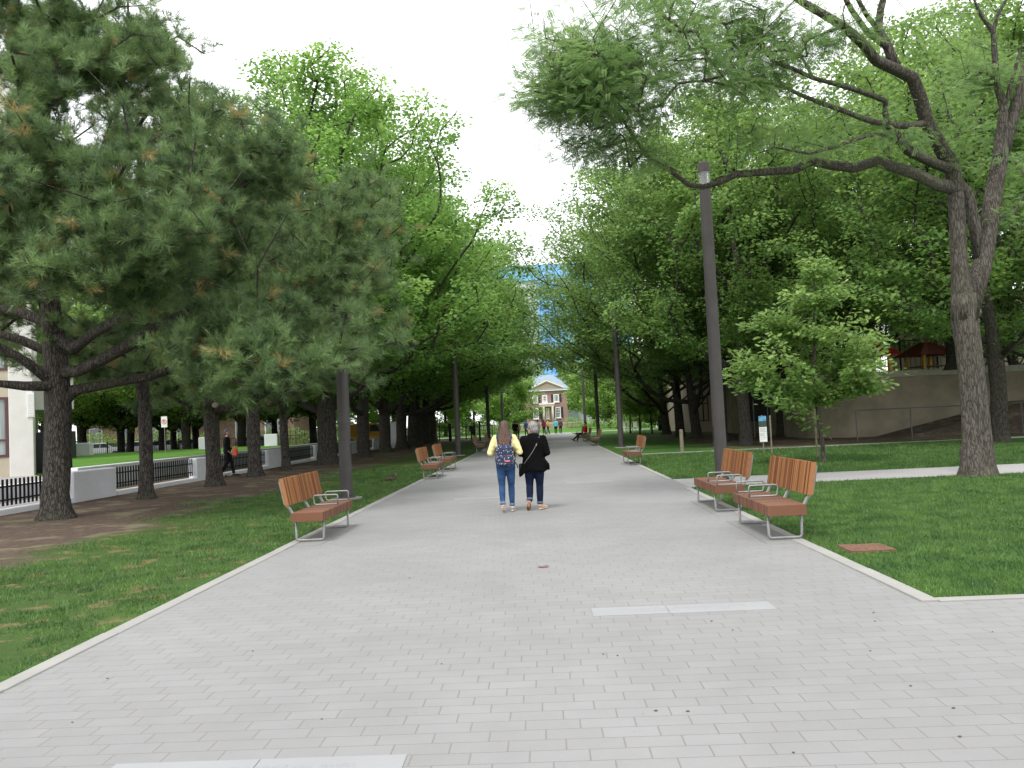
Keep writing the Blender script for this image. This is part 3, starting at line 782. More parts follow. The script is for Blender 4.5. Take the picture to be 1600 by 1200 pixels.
# curved mesh railing in front of the glazed wing
def wire_fence(name, pts, h, label, lean=.12, post_m=None):
    t = thing(name, label, 'fence', (pts[0][0], pts[0][1], 0))
    P = [Vector((x-pts[0][0], y-pts[0][1], 0)) for x, y in pts]
    MB().tube([p+Vector((0, 0, h)) for p in P], .026, 8).build('top_rail', post_m or M['steel'], t)
    b = MB()
    for i in range(len(P)-1):
        a, c = P[i], P[i+1]; L_ = (c-a).length; n = max(1, int(L_/lean))
        for k in range(n):
            u = a.lerp(c, k/n); sgn = 1
            for sgn in (-1, 1):
                v = a.lerp(c, min(1, max(0, k/n+sgn*h/L_)))
                dd = (v-u).length
                b.tube([u+Vector((0, 0, .05 if sgn else .05)), v+Vector((0, 0, .05+dd*(h-.05)/h))], .0028, 3, False)
    b.build('wire_mesh', post_m or M['steel'], t)
    for i, p in enumerate(P):
        MB().tube([p+Vector((0, .03, 0)), p+Vector((0, .03, h+.02))], .032, 8).build('post', post_m or M['steel'], t)
pp = [(at(px, 650, Y).x, Y) for px, Y in ((1178, 52), (1200, 50.5), (1225, 49.6), (1252, 49.2), (1276, 49.4))]
wire_fence('mesh_railing', pp, 2.3, 'curved grey mesh railing in front of the dark glazed wing', .3)
pp = [(at(1338, 650, 39.2).x+i*2.45, 39.2-i*.12) for i in range(6)]
b = MB(); a_ = at(1395, 650, 41).x
b.add([(a_, 40.2, -.02), (a_+16, 40.0, -.02), (a_+16, 43.45, -.02), (a_, 43.45, -.02), (a_+1.2, 43.45, .25), (a_+7, 43.45, 1.5), (a_+16, 43.45, 1.6), (a_+7, 42.2, 1.2), (a_+16, 42.0, 1.3)], [(0, 1, 8, 7), (0, 7, 4), (7, 8, 6, 5), (4, 7, 5), (0, 4, 3), (3, 4, 5, 6, 2), (1, 2, 6, 8), (0, 3, 2, 1)])
tag(b.build('soil_bank', M['ground']), kind='structure')
wire_fence('chain_link_fence', pp, 1.42, 'low chain link fence before the tan wall, running right past the locust trunk', .13, simple('dark_galvanised', (.12, .12, .12), .6, .4))
# lit terrace glimpsed at the right edge
p0 = at(1560, 640, 50)
t = thing('far_terrace', 'low pale terrace with blue awning seen at the right edge behind the locust trunk', 'terrace', (p0.x, 52, 0))
MB().box(0, 12, 0, 6, 0, 1.6, .02).build('terrace_wall', M['beige'], t)
MB().box(0, 12, -.08, 6, 1.605, 1.8, .02).build('coping', M['cap_stone'], t)
MB().box(.3, 10, .5, 3, 4.3, 4.45, .02).build('awning', simple('blue_awning', (.02, .05, .14), .6), t)
for k in range(4): MB().tube([(.5+k*2.2, .6, 1.8), (.5+k*2.2, .6, 4.3)], .05, 8).build('post', M['steel'], t)
MB().box(-.2, 14, 5, 12, 1.7, 9.0).build('building_wall', M['beige'], t)

# ------------------------------------------------------------------ brick house
def house():
    Yh = 165
    a = at(822, 664, Yh); c = at(888, 664, Yh)
    s = (c.x-a.x)/66
    t = thing('brick_house', 'two storey brick house with pediment, white windows and black shutters at the path end', 'house', (a.x, Yh, 0))
    W = 66*s; z = lambda py: CAM_H + (at(855, py, Yh).z-CAM_H)
    X = lambda px: (px-822)*s
    MB().box(0, W, 0, 12, -.1, z(611)).build('wall', M['brick'], t)
    MB().box(-.5, W+.6, -.5, 12.4, z(611)+.002, z(608.5), .05).build('cornice', M['white_paint'], t)
    MB().prism([(X(832), z(608)), (X(882), z(608)), (X(857), z(596.5))], -.25, 4, 'y').build('pediment', simple('tan_pediment', (.30, .22, .16)), t)
    b = MB(); b.tube([(X(830), -.35, z(608)+.1), (X(857), -.35, z(595.5))], .2, 4); b.tube([(X(857), -.35, z(595.5)), (X(884), -.35, z(608)+.1)], .2, 4); b.build('pediment_moulding', M['beige'], t)
    zr = z(608.4)
    MB().add([(-.6, -.6, zr), (W+.7, -.6, zr), (W+.7, 12.5, zr), (-.6, 12.5, zr), (2.5, 6, zr+3.2), (W-2.5, 6, zr+3.2)], [(0, 1, 5, 4), (1, 2, 5), (2, 3, 4, 5), (3, 0, 4), (0, 3, 2, 1)]).build('roof', M['roof'], t)
    def win(px0, px1, py0, py1, shut=True):
        x0, x1, z0, z1 = X(px0), X(px1), z(py1), z(py0)
        fw = .16
        f = MB().box(x0, x1, -.12, -.004, z0, z0+fw).box(x0, x1, -.12, -.004, z1-fw, z1).box(x0, x0+fw, -.12, -.005, z0+fw, z1-fw).box(x1-fw, x1, -.12, -.005, z0+fw, z1-fw)
        for k in (1, 2): xx = x0+(x1-x0)*k/3; f.box(xx-.03, xx+.03, -.1, -.02, z0+fw, z1-fw)
        for k in (1, 2, 3): zz = z0+(z1-z0)*k/4; f.box(x0+fw, x1-fw, -.095, -.022, zz-.03, zz+.03)
        f.box(x0-.1, x1+.1, -.2, -.004, z0-.14, z0-.005)
        fo = f.build('window', M['white_paint'], t)
        MB().box(x0+.05, x1-.05, -.05, -.015, z0+.05, z1-.05).build('pane', M['glass'], fo)
        if shut:
            for xa, xb in ((x0-.50, x0-.03), (x1+.03, x1+.50)): MB().box(xa, xb, -.09, -.005, z0, z1, .01).build('shutter', M['shutter'], fo)
    win(867, 875.6, 616.8, 628.5); win(868.3, 877.2, 637, 653.5)
    win(834, 842.6, 616.8, 628.5); win(834, 842.6, 637, 653.5)
    win(849.5, 857, 617, 628.5, False); win(854.5, 859.3, 637.5, 654.5, False)
    MB().box(X(846), X(850.5), -.08, -.004, z(659), z(640)).build('door', M['shutter'], t)
    pr = MB().box(X(844), X(868), -2.6, -.01, z(632.5), z(630.5), .03).build('porch_roof', M['white_paint'], t)
    MB().box(X(844.5), X(867.5), -2.5, -2.25, z(635.5), z(632.55)).build('beam', M['beige'], pr)
    for px in (850.8, 864.5): MB().tube([(X(px), -2.37, z(659)), (X(px), -2.37, z(635.6))], [.26, .20], 14).build('column', M['beige'], t, True)
    MB().box(X(843), X(872), -4.5, -.01, -.1, z(660), .05).build('steps', simple('tan_stone_steps', (.30, .23, .18)), t)
house()
b = MB(); b.box(at(800, 664, 150).x, at(905, 664, 150).x, 150, 150.8, -.1, 1.1, .1)
tag(b.build('garden_wall', simple('low_tan_garden_wall', (.33, .27, .22), .9, 0, .2, 2)), 'low tan garden wall in front of the brick house', 'wall')
def tower():
    Yt = 230
    a = at(775, 640, Yt).x; X = lambda px: at(px, 640, Yt).x-a
    Z = lambda py: at(860, py, Yt).z
    t = thing('wrapped_tower', 'tall far building wrapped in bright blue scaffold sheeting with a pale grey panelled face', 'building', (a, Yt, 0))
    W = X(992)
    MB().box(0, W, 0, 25, -.1, Z(416)).build('wall', M['cladding'], t)
    MB().box(-.3, W+.3, -.6, 25.3, Z(437), Z(413)).build('upper_sheeting', M['blue'], t)
    MB().box(X(849), W+.3, -.55, 20, Z(588), Z(437)-.05).build('side_sheeting', M['blue'], t)
    b = MB()
    for py in (500, 540, 565): b.box(0, X(848), -.35, -.005, Z(py+2), Z(py))
    b.build('floor_band', M['curb'], t)
    MB().box(X(800), X(900), -6, -.6, -.1, Z(600)).build('podium', simple('grey_green_hoarding', (.12, .16, .13), .8), t)
    b = MB()
    for k in range(12): xx = X(852)+k*(W-X(852))/11; b.tube([(xx, -.75, 0), (xx, -.75, Z(413))], .07, 5)
    b.build('scaffold_tubes', M['steel'], t)
tower()

# ------------------------------------------------------------------ parked vehicles beyond the lawn
def make_car(body_m, name, label, van=False):
    t = thing(name, label, 'van' if van else 'car', (0, 0, 0), 0, 'vehicles parked along the street on the left')
    L_, W = (4.4, 1.75) if not van else (5.2, 1.95)
    if van: prof = [(-2.5, .35), (-2.6, .9), (-2.5, 2.0), (-2.3, 2.15), (1.2, 2.15), (1.9, 1.25), (2.45, 1.05), (2.6, .8), (2.6, .4)]
    else: prof = [(-2.15, .35), (-2.2, .75), (-2.1, .98), (-1.6, 1.02), (-1.1, 1.40), (-.6, 1.47), (.3, 1.46), (1.05, 1.0), (1.9, .86), (2.18, .68), (2.2, .35)]
    bd = MB(); n = len(prof); vs = []
    for y, ins in ((-W/2, .0), (-W/2+.0, .0), (W/2, .0)):
        pass
    secs = []
    for y in (-1, -.93, .93, 1):
        q = []
        for (x, z) in prof:
            top = max(0, z-.95)
            yy = (W/2)*(abs(y)) - top*.28
            sh = .97 if abs(y) == 1 else 1.0
            q.append((x*sh, yy*(1 if y > 0 else -1), z if abs(y) != 1 else .35+(z-.35)*.97))
        secs.append(q)
    for q in secs: vs += q
    fs = []
    for i in range(3):
        for k in range(n):
            j = (k+1) % n; fs.append((i*n+k, i*n+j, (i+1)*n+j, (i+1)*n+k))
    fs.append(tuple(range(n-1, -1, -1))); fs.append(tuple(range(3*n, 4*n)))
    bd.add(vs, fs); bo = bd.build('body', body_m, t)
    gl = MB()
    zt = 1.36 if not van else 1.95; zb = 1.0 if not van else 1.3
    for s_ in (-1, 1):
        yb = s_*(W/2-max(0, zb-.95)*.28+.004); yt = s_*(W/2-(zt-.95)*.28+.004)
        xs_ = ((-1.25, -.9, -.15, -.15), (-.08, -.08, .35, .85)) if not van else ((-.2, -.2, .5, .5), (.6, .6, 1.2, 1.65))
        for (xa, xb2, xc, xd) in xs_: MB().add([(xa, yb, zb), (xd, yb, zb), (xc, yt, zt), (xb2, yt, zt)], [(0, 1, 2, 3)]).build('side_window', M['glass'], t)
    ws = MB()
    if van: ws.add([(1.26, -.72, 2.07), (1.26, .72, 2.07), (1.86, .86, 1.32), (1.86, -.86, 1.32)], [(0, 1, 2, 3)])
    else:
        ws.add([(.37, -.62, 1.435), (.37, .62, 1.435), (1.02, .74, 1.035), (1.02, -.74, 1.035)], [(0, 1, 2, 3)]); ws.add([(-1.13, -.64, 1.40), (-1.13, .64, 1.40), (-1.58, .74, 1.06), (-1.58, -.74, 1.06)], [(0, 1, 2, 3)])
    for k in range(len(ws.v)): ws.v[k] = (ws.v[k][0], ws.v[k][1], ws.v[k][2]+.02)
    ws.build('windscreen', M['glass'], t)
    for sx in (-1.35, 1.35):
        for s_ in (-1, 1):
            wh = MB().tube([(sx, s_*(W/2-.2), .33), (sx, s_*(W/2+.01), .33)], .33, 18).build('wheel', M['rubber'], t)
            MB().tube([(sx, s_*(W/2), .33), (sx, s_*(W/2+.02), .33)], .19, 12).build('rim', M['steel'], wh)
    for s_ in (-1, 1): MB().ball((2.13 if not van else 2.56, s_*.62, .70 if not van else .75), (.06, .17, .08), 8, 6).build('headlight', M['lamp_glass'], t)
    return t
paint = lambda n, c: (lambda g: (g.col(c), g.p.inputs.__getitem__('Coat Weight').__setattr__('default_value', .5), g.fin(.35, .1))[-1])(G(n))
car_w = make_car(paint('white_car_paint', (.70, .72, .75)), 'parked_car', 'white car parked at the far left, seen under the leaves right of the nearest pine')
car_w.location = (at(165, 690, 78).x, 78, .03)
for px, Yd, rz, lb in ((208, 79, PI, 'white car parked left of the second pine trunk'), (262, 77, 0, 'white car parked behind the slashed parking sign'), (292, 80, PI, 'pale car parked just right of the parking sign post')):
    dup(car_w, (at(px, 690, Yd).x, Yd, .03), rz, lb)
car_g = make_car(paint('grey_car_paint', (.30, .32, .34)), 'parked_car', 'grey car parked behind the square grey street sign'); car_g.location = (at(405, 690, 80).x, 80, .03)
car_r = make_car(paint('red_car_paint', (.35, .05, .05)), 'parked_car', 'dark red car parked between the white cars on the street'); car_r.location = (at(240, 690, 81.5).x, 81.5, .03)
vn = make_car(paint('yellow_van_paint', (.62, .34, .04)), 'parked_van', 'yellow van glimpsed between the first maple trunks', True); vn.location = (at(572, 680, 84).x, 84, .03)
b = MB(); xh = at(200, 680, 96).x
th = thing('brown_house', 'low brown brick houses glimpsed under the trees beyond the parked cars', 'house', (at(120, 680, 96).x, 96, 0))
MB().box(0, 26, 0, 8, 0, 4.6).build('wall', simple('dull_brown_brick', (.20, .135, .10), .9, 0, .25, 2), th)
MB().prism([(-.5, 4.6), (26.5, 4.6), (24, 7), (2, 7)], -.4, 8.4, 'y').build('roof', M['roof'], th)
for k in range(7): f_ = MB().box(1.5+k*3.5, 3.1+k*3.5, -.06, -.004, 1.2, 3.2).build('window', M['white_paint'], th); MB().box(1.62+k*3.5, 2.98+k*3.5, -.08, -.062, 1.32, 3.08).build('pane', M['glass'], f_)
# ------------------------------------------------------------------ trees
def grow(skel, attrs, rs, balance=.35, asc=.2, step=.7, wig=.07, sag=0.0):
    """skel: list of (points, parent_index_or_-1) polylines; attrs (n,3). returns nodes, parent, tipflag"""
    P = []; par = []; pl = []; fixed = []
    for pts, pa in skel:
        prev = pa
        for p in pts:
            p = np.array(p, float); P.append(p); par.append(prev)
            pl.append(0 if prev < 0 else pl[prev]+np.linalg.norm(p-P[prev])); prev = len(P)-1; fixed.append(True)
    nsk = len(P)
    cap = nsk+len(attrs)*14
    A = np.zeros((cap, 3)); A[:nsk] = np.array(P); PL = np.zeros(cap); PL[:nsk] = pl; n = nsk
    par = par+[0]*(cap-nsk)
    # order by distance to the nearest skeleton node
    d0 = np.array([np.min(np.linalg.norm(A[:nsk]-a, axis=1)) for a in attrs])
    tips = []
    for ai in np.argsort(d0):
        p = attrs[ai]; D = A[:n]-p; d = np.linalg.norm(D, axis=1)
        hd = np.hypot(D[:, 0], D[:, 1])
        pen = np.maximum(0, A[:n, 2]+asc*hd-p[2])*1.6
        c = d+balance*PL[:n]+pen
        i = int(np.argmin(c)); q = A[i].copy(); L_ = np.linalg.norm(p-q); k = max(1, int(L_/step)); prev = i
        side = rs.normal(size=3)*wig*L_
        for s in range(1, k+1):
            u = s/k; v = q+(p-q)*u+side*math.sin(PI*u)
            v[2] += -sag*L_*math.sin(PI*u)
            if s < k: v = v+rs.normal(size=3)*.03*L_/k
            if n >= cap: break
            A[n] = v; par[n] = prev; PL[n] = PL[prev]+np.linalg.norm(v-A[prev]); prev = n; n += 1
        tips.append(prev)
    return A[:n], par[:n], tips, nsk

def wood_mesh(name, A, par, tips, base_r, m, parent, minr=.008, power=.5, skr=None, flare=1.35, sides=14, skmin=None):
    n = len(A); cnt = np.zeros(n)
    for t in tips: cnt[t] += 1
    for i in range(n-1, -1, -1):
        if par[i] >= 0: cnt[par[i]] += cnt[i]
    cnt = np.maximum(cnt, 1)
    r = np.maximum(minr, base_r*(cnt/cnt[0])**power)
    if skr is not None:
        for i, v in skr.items(): r[i] = max(v, minr)
    if skmin:
        for i, v in skmin.items(): r[i] = max(r[i], v)
    ch = [[] for _ in range(n)]
    for i in range(n):
        if par[i] >= 0: ch[par[i]].append(i)
    b = MB(); stack = [(0, -1)]
    roots_ = [i for i in range(n) if par[i] < 0]
    stack = [(i, -1) for i in roots_]
    while stack:
        i, p = stack.pop()
        pts = []; rad = []
        if p >= 0: pts.append(A[p]); rad.append(min(r[p], r[i]*1.25))
        cur = i
        while True:
            pts.append(A[cur]); rad.append(r[cur])
            if not ch[cur]: break
            nx = max(ch[cur], key=lambda k: r[k]*100+cnt[k])
            for k in ch[cur]:
                if k != nx: stack.append((k, cur))
            cur = nx
        if len(pts) < 2: continue
        if p < 0 and flare:
            p0 = Vector(pts[0]); p1 = Vector(pts[1])
            pts = [p0-Vector((0, 0, .12)), p0+Vector((0, 0, .05)), p0+Vector((0, 0, .22)), p0+Vector((0, 0, .55))]+pts[1:]
            rad = [rad[0]*flare*1.25, rad[0]*flare*1.08, rad[0]*(1+(flare-1)*.55), rad[0]*(1+(flare-1)*.15)]+rad[1:]
        mx_ = max(rad)
        if len(rad) > 3 and p >= 0: rad[-1] = minr*.6
        b.tube(pts, [float(x) for x in rad], sides if mx_ > .12 else (8 if mx_ > .05 else (5 if mx_ > .018 else 3)), mx_ > .1, wob=.07 if mx_ > .12 else 0)
    me = b.mesh(name, True)
    o = link(name, me, m, parent)
    return o, r

def profile_points(prof, n, rs, lean=(0, 0), inner=.35, lobes=.18, squash=(1, 1)):
    """prof [(z,r)]; area-weighted; biased to the outside; lobed outline"""
    zs = np.array([p[0] for p in prof]); rr = np.array([p[1] for p in prof])
    out = []; ph = rs.uniform(0, 6.28, 6)
    z0, z1 = zs[0], zs[-1]
    while len(out) < n:
        z = rs.uniform(z0, z1); r = np.interp(z, zs, rr)
        if rs.uniform() > (r/rr.max()+.08): continue
        a = rs.uniform(0, 2*PI)
        q = 1+lobes*(math.sin(3*a+ph[0]+z*.6)*.6+math.sin(5*a+ph[1]-z*.9)*.5+math.sin(2*a+ph[2])*.4)
        u = (inner**2+(1-inner**2)*rs.uniform())**.5 if rs.uniform() < .85 else rs.uniform()**.5
        rad = r*u*q
        out.append((rad*math.cos(a)*squash[0]+lean[0]*z, rad*math.sin(a)*squash[1]+lean[1]*z, z))
    return np.array(out)

# leaf templates (x along, y across, z normal)
LEAF_T = np.array([(0, 0, 0), (.45, -.42, .06), (1, 0, -.04), (.45, .42, .06)], float); LEAF_F = np.array([[0, 1, 2, 3]])
def star_leaf():
    a = [(0, 0)]
    lob = [(-135, .55), (-100, .22), (-62, .85), (-32, .42), (0, 1.0), (32, .42), (62, .85), (100, .22), (135, .55)]
    v = [(.25, 0, .03)]
    for d, r in lob: v.append((.25+.75*r*math.cos(R(d)), .75*r*math.sin(R(d)), -.07*r))
    f = [[0, i, i+1] for i in range(1, 9)]
    f.append([0, 9, 1])
    return np.array(v, float), np.array(f)
STAR_T, STAR_F = star_leaf()
def oak_leaf():
    prof = [(0, .02), (.15, .16), (.28, .07), (.42, .30), (.52, .12), (.66, .34), (.76, .14), (.88, .2), (1, 0)]
    v = []; f = []
    for x, y in prof: v += [(x, -y, .04-abs(y)*.1), (x, y, .04-abs(y)*.1)]
    for i in range(len(prof)-1): f.append([2*i, 2*i+2, 2*i+3, 2*i+1])
    return np.array(v, float), np.array(f)
OAK_T, OAK_F = oak_leaf()
def frond(n=9):
    v = []; f = []
    for k in range(n):
        x = .10+.90*k/n; dz = -.16*x*x
        for s in (-1, 1):
            i = len(v); L_ = .20*(1-.35*abs(x-.5))
            v += [(x, 0, dz), (x+.0, s*L_*.55, dz-.01), (x+.05, s*L_, dz-.02), (x+.075, s*L_*.45, dz-.01)]; f.append([i, i+1, i+2, i+3])
    return np.array(v, float), np.array(f)
FRD_T, FRD_F = frond()
def shoots(seed, n=38):
    q = np.random.RandomState(seed); v = []; f = []
    for k in range(n):
        x = q.uniform(.0, .95); a = q.uniform(0, 2*PI); sp = R(q.uniform(32, 68))*(1.15-.55*x); L_ = q.uniform(.55, .78)
        d = np.array([math.cos(sp), math.sin(sp)*math.cos(a), math.sin(sp)*math.sin(a)]); p = np.array([x*.9, 0, 0])
        s = np.cross(d, q.normal(size=3)); s = s/np.linalg.norm(s)*.018
        i = len(v); v += [p-s, p+s, p+d*L_]; f.append([i, i+1, i+2])
    return np.array(v), np.array(f)
SHOOTS = [shoots(i) for i in range(4)]

def leaves(name, kind, A, par, tips, rs, per, m, parent, nsk, size=.14, spread=.55, flat=.35, reach=3, droop=.25, filt=None):
    P = []; D = []
    tp = np.array([A[t] for t in tips])
    src = []
    for t in tips:
        c = t
        for s in range(reach):
            src.append(c); c = par[c]
            if c < 0: break
    src = np.array([c_i for c_i in src if c_i >= nsk]); pa = np.array([par[i] if par[i] >= 0 else i for i in src])
    base = A[src]; dirn = base-A[pa]; ln = np.linalg.norm(dirn, axis=1, keepdims=True); dirn = dirn/np.maximum(ln, 1e-6)
    idx = np.repeat(np.arange(len(src)), per)
    n = len(idx)
    p = base[idx]-dirn[idx]*ln[idx]*rs.uniform(0, 1, (n, 1))
    cl = rs.uniform(0, 1, len(src))[idx]
    if kind == 'needle':
        nsub, nsh = 3, per
        S_ = len(src); sc_c = (base-dirn*ln*rs.uniform(0, 1, (S_, 1)))[:, None, :]+rs.normal(size=(S_, nsub, 3))*np.array([spread, spread, spread*flat])
        sc_c[:, 0, :] = base; sc_c = sc_c.reshape(-1, 3); idx = np.repeat(np.arange(len(sc_c)), nsh); n = len(idx); cl = rs.uniform(0, 1, len(sc_c))[idx]
        outw = np.repeat(dirn, nsub, 0)[idx]
        ax = rs.normal(size=(n, 3)); ax /= np.linalg.norm(ax, axis=1, keepdims=True)
        ax = ax+outw*.45+np.array([0, 0, .65]); p = sc_c[idx]+rs.normal(size=(n, 3))*.02
        Vs, Fs, Ts = [], [], []; o = 0
        kk = rs.randint(0, 4, n); tint = np.clip(rs.uniform(0, 1, n)*.45+cl*.55, 0, 1)
        brown = rs.uniform(0, 1, len(sc_c))[idx] > .95
        tint = np.where(brown & (rs.uniform(0, 1, n) < .6), .99, np.minimum(tint, .95))
        for k in range(4):
            s = kk == k
            v, f, t = batch(SHOOTS[k][0], SHOOTS[k][1], p[s], ax[s], rs.normal(size=(s.sum(), 3)), size*rs.uniform(.8, 1.25, s.sum()), tint[s])
            Vs.append(v); Fs.append(f+o); Ts.append(t); o += len(v)
        me = np_mesh(name, np.concatenate(Vs), np.concatenate(Fs), np.concatenate(Ts))
        return link(name, me, m, parent)
    r_ = np.sqrt(rs.uniform(0, 1, n))*spread; a = rs.uniform(0, 2*PI, n)
    off = np.stack([r_*np.cos(a), r_*np.sin(a), rs.normal(size=n)*flat*spread*.6-droop*r_*r_/max(spread, .01)], 1)
    p = p+off
    out = off.copy(); out[:, 2] = 0; out = out/np.maximum(np.linalg.norm(out, axis=1, keepdims=True), 1e-6)
    ax = out*.8+dirn[idx]*.35+rs.normal(size=(n, 3))*.35; ax[:, 2] -= droop*1.1
    N = np.array([0, 0, 1.0])+rs.normal(size=(n, 3))*.42+out*.25
    T, TF = {'leaf': (LEAF_T, LEAF_F), 'star': (STAR_T, STAR_F), 'oak': (OAK_T, OAK_F), 'frond': (FRD_T, FRD_F)}[kind]
    tint = np.clip(rs.uniform(0, 1, n)*.6+cl*.4, 0, 1)
    v, f, t = batch(T, TF, p, ax, N, size*rs.uniform(.7, 1.2, n), tint)
    return link(name, np_mesh(name, v, f, t), m, parent)

def tree(name, label, cat, x, y, prof, base_r, leafkind, leafm, barkm, seed, nat=200, per=60, size=.14, spread=.6, trunk_h=None, fork=None, group=None, lean=(0, 0), asc=.25, reach=3, droop=.25, flat=.35, balance=.35, sag=0., inner=.35, wig=.07, z=0, power=.5, lobes=.18, extra=None, squash=(1, 1)):
    rs = np.random.RandomState(seed)
    t = thing(name, label, cat, (x, y, z), 0, group)
    top = trunk_h or prof[-1][0]*.75
    k = max(4, int(top/.8)); pts = []
    ph = rs.uniform(0, 6, 2)
    for i in range(k+1):
        zz = top*i/k; pts.append((lean[0]*zz+.10*math.sin(zz*.55+ph[0])*min(1, zz/3), lean[1]*zz+.10*math.sin(zz*.5+ph[1])*min(1, zz/3), zz))
    skel = [(pts, -1)]; skmin = {}; ns_ = len(pts)
    for l_ in (fork or []):
        w_ = [np.array(at(*q_))-np.array([x, y, z]) for q_ in l_]
        for k_ in range(len(w_)): skmin[ns_+k_] = .125*(1-.6*k_/max(1, len(w_)-1))
        ns_ += len(w_)
        skel.append((w_, int(np.argmin([abs(q_[2]-w_[0][2]) for q_ in pts]))))
    at_ = profile_points(prof, nat, rs, lean, inner, lobes, squash)
    if extra is not None: at_ = np.concatenate([at_, np.array(extra)-np.array([x, y, z])])
    A, par, tips, nsk = grow(skel, at_, rs, balance, asc, .7, wig, sag)
    wood_mesh('trunk', A, par, tips, base_r, barkm, t, power=power, skmin=skmin)
    leaves('crown', leafkind, A, par, tips, rs, per, leafm, t, nsk, size, spread, flat, reach, droop)
    return t

FAST = False
# --- pines, left row
PG = 'pines along the white fence'
pine_prof = [(2.6, 4.3), (3.6, 6.2), (5.0, 6.6), (6.5, 6.0), (8.5, 5.0), (10.5, 3.9), (12.5, 2.8), (14.2, 1.2), (14.8, .3)]
def pine(x, y, prof, r, seed, label, nat, per, lean=(0, 0), extra=None, th=None, limbs=None, **kw):
    return tree('pine_tree', label, 'pine tree', x, y, prof, r, 'needle', M['pine_leaf'], M['pine_bark'], seed, nat, per, .235, .27, th, limbs, PG, lean, asc=kw.pop('asc', -.12), reach=5, flat=.7, balance=.22, sag=.05, inner=.3, wig=.05, extra=extra, power=.47, lobes=.26, **kw)
rs_ = np.random.RandomState(3)
def px_attr(polys, rs):
    """polys: list of (px,py,Y,rpx,rpy,dY,n): attractor clouds seen around photo pixels, in world metres"""
    out = []
    for (px, py, Y, rx, ry, dY, n) in polys:
        for _ in range(n):
            v = rs.normal(size=3); v /= np.linalg.norm(v); v *= rs.uniform(0, 1)**.4
            p = at(px+v[0]*rx, py+v[1]*ry, Y+v[2]*dY); out.append((p.x, p.y, p.z))
    return out
p1x = -10.78
pine1 = pine(p1x, 17.9, [(4.0, 3.0), (5.0, 6.2), (6.5, 6.3), (8.0, 5.2), (9.5, 4.0), (11.2, 3.2), (12.6, 2.4), (14, 1)], .27, 21, 'largest pine with the thickest trunk, at the left edge by the nearest picket panel', 230, 5, lean=(0, 0), limbs=[[(80, 604, 17.7), (40, 604, 17.3), (0, 600, 16.9), (-60, 585, 16.5)], [(75, 592, 17.7), (40, 565, 17.4), (0, 542, 17), (-50, 520, 16.6)], [(80, 552, 17.9), (35, 532, 17.8), (0, 522, 17.6), (-40, 505, 17.4)], [(78, 505, 17.9), (30, 488, 17.9), (-10, 480, 18), (-60, 470, 18)], [(122, 580, 17.7), (160, 562, 17.5), (200, 540, 17.3), (240, 515, 17.1), (300, 485, 17)], [(115, 545, 17.6), (145, 522, 17.2), (190, 498, 16.7), (230, 485, 16.4)], [(115, 610, 18), (180, 598, 18.3), (230, 590, 18.6), (290, 570, 19)]],
     extra=px_attr([(480, 520, 17.0, 150, 70, 1.8, 38), (560, 400, 18.3, 80, 100, 1.2, 22), (330, 560, 15.5, 90, 45, 1.5, 22), (120, 420, 14.5, 130, 45, 1, 16), (60, 250, 16, 110, 120, 1.5, 34), (20, 380, 16, 60, 60, 1, 14), (240, 60, 18, 40, 70, 1.2, 10), (250, 330, 15, 110, 100, 1.3, 26), (180, 60, 17.5, 90, 80, 2, 36), (60, 60, 17, 100, 80, 2, 30), (300, 190, 17.5, 70, 60, 1.5, 20), (420, 250, 18, 70, 60, 1.2, 20), (560, 320, 18.2, 50, 60, .8, 14), (420, 600, 15.5, 70, 22, 1, 8)], rs_))
pine2 = pine(-11.1, 22.7, [(3.2, 2.2), (4.5, 4.6), (6.5, 5.2), (8.5, 4.6), (10.5, 3.4), (12.3, 2.2), (13.4, .8)], .175, 22, 'slender second pine from the left with a straight knobbly trunk', 190, 5, extra=px_attr([(380, 330, 22, 90, 110, 1.5, 26), (600, 470, 21, 60, 90, 1, 16)], rs_))
pine3 = pine(-10.9, 27.0, [(3.4, 2.5), (4.6, 4.9), (6.5, 5.4), (9, 4.6), (11, 3.3), (12.6, 1.9), (13.4, .6)], .24, 23, 'third pine, its trunk forking low with a pale sawn knot', 190, 5, extra=px_attr([(590, 330, 26, 50, 90, 1.5, 24), (560, 590, 26, 60, 25, 1.5, 8)], rs_))
o = dup(pine3, (-11.25, 31.8, 0), R(140), 'fourth pine, leaning slightly right, beside the square grey street sign'); o.scale = (1.02, 1.02, 1.05)
o = dup(pine2, (-11.4, 36.2, 0), R(215), 'fifth pine, the thin dark trunk next to the thick maple'); o.scale = (.98, .98, 1.0)
# sawn knot on pine 3
kb_ = at(338, 633, 26.7); MB().tube([(kb_.x+10.9, kb_.y-27.0-.02, kb_.z), (kb_.x+10.9, kb_.y-27.0-.16, kb_.z)], [.09, .085], 12).build('sawn_knot', simple('pale_cut_wood', (.36, .30, .22)), pine3)

# --- left maples
MG = 'tall maples in the left row'
mp = [(4.4, 4.0), (5.4, 7.6), (7.5, 9.0), (10.5, 8.9), (13.5, 8.1), (16.5, 6.4), (18.6, 4.4), (20.2, 2.0), (20.8, .5)]
def maple(x, y, seed, label, prof=mp, r=.42, m='maple_leaf', nat=300, per=92, size=.20, group=MG, bark='maple_bark', **kw):
    return tree('maple_tree', label, 'maple tree', x, y, prof, r, 'leaf', M[m], M[bark], seed, nat, per, size, .95, None, None, group, asc=.45, droop=.30, flat=.22, balance=.3, inner=.5, lobes=.2, reach=2, **kw)
ml1 = maple(-10.5, 39.8, 31, 'maple with the thickest trunk of the left row, tall sunny crown against the sky', r=.45, nat=350, per=105)
ml2 = maple(-10.4, 47.5, 32, 'second left maple, trunk just right of the nearest left lamp post', r=.34)
ml3 = maple(-10.6, 55, 33, 'third left maple whose trunk forks like a Y', r=.37)
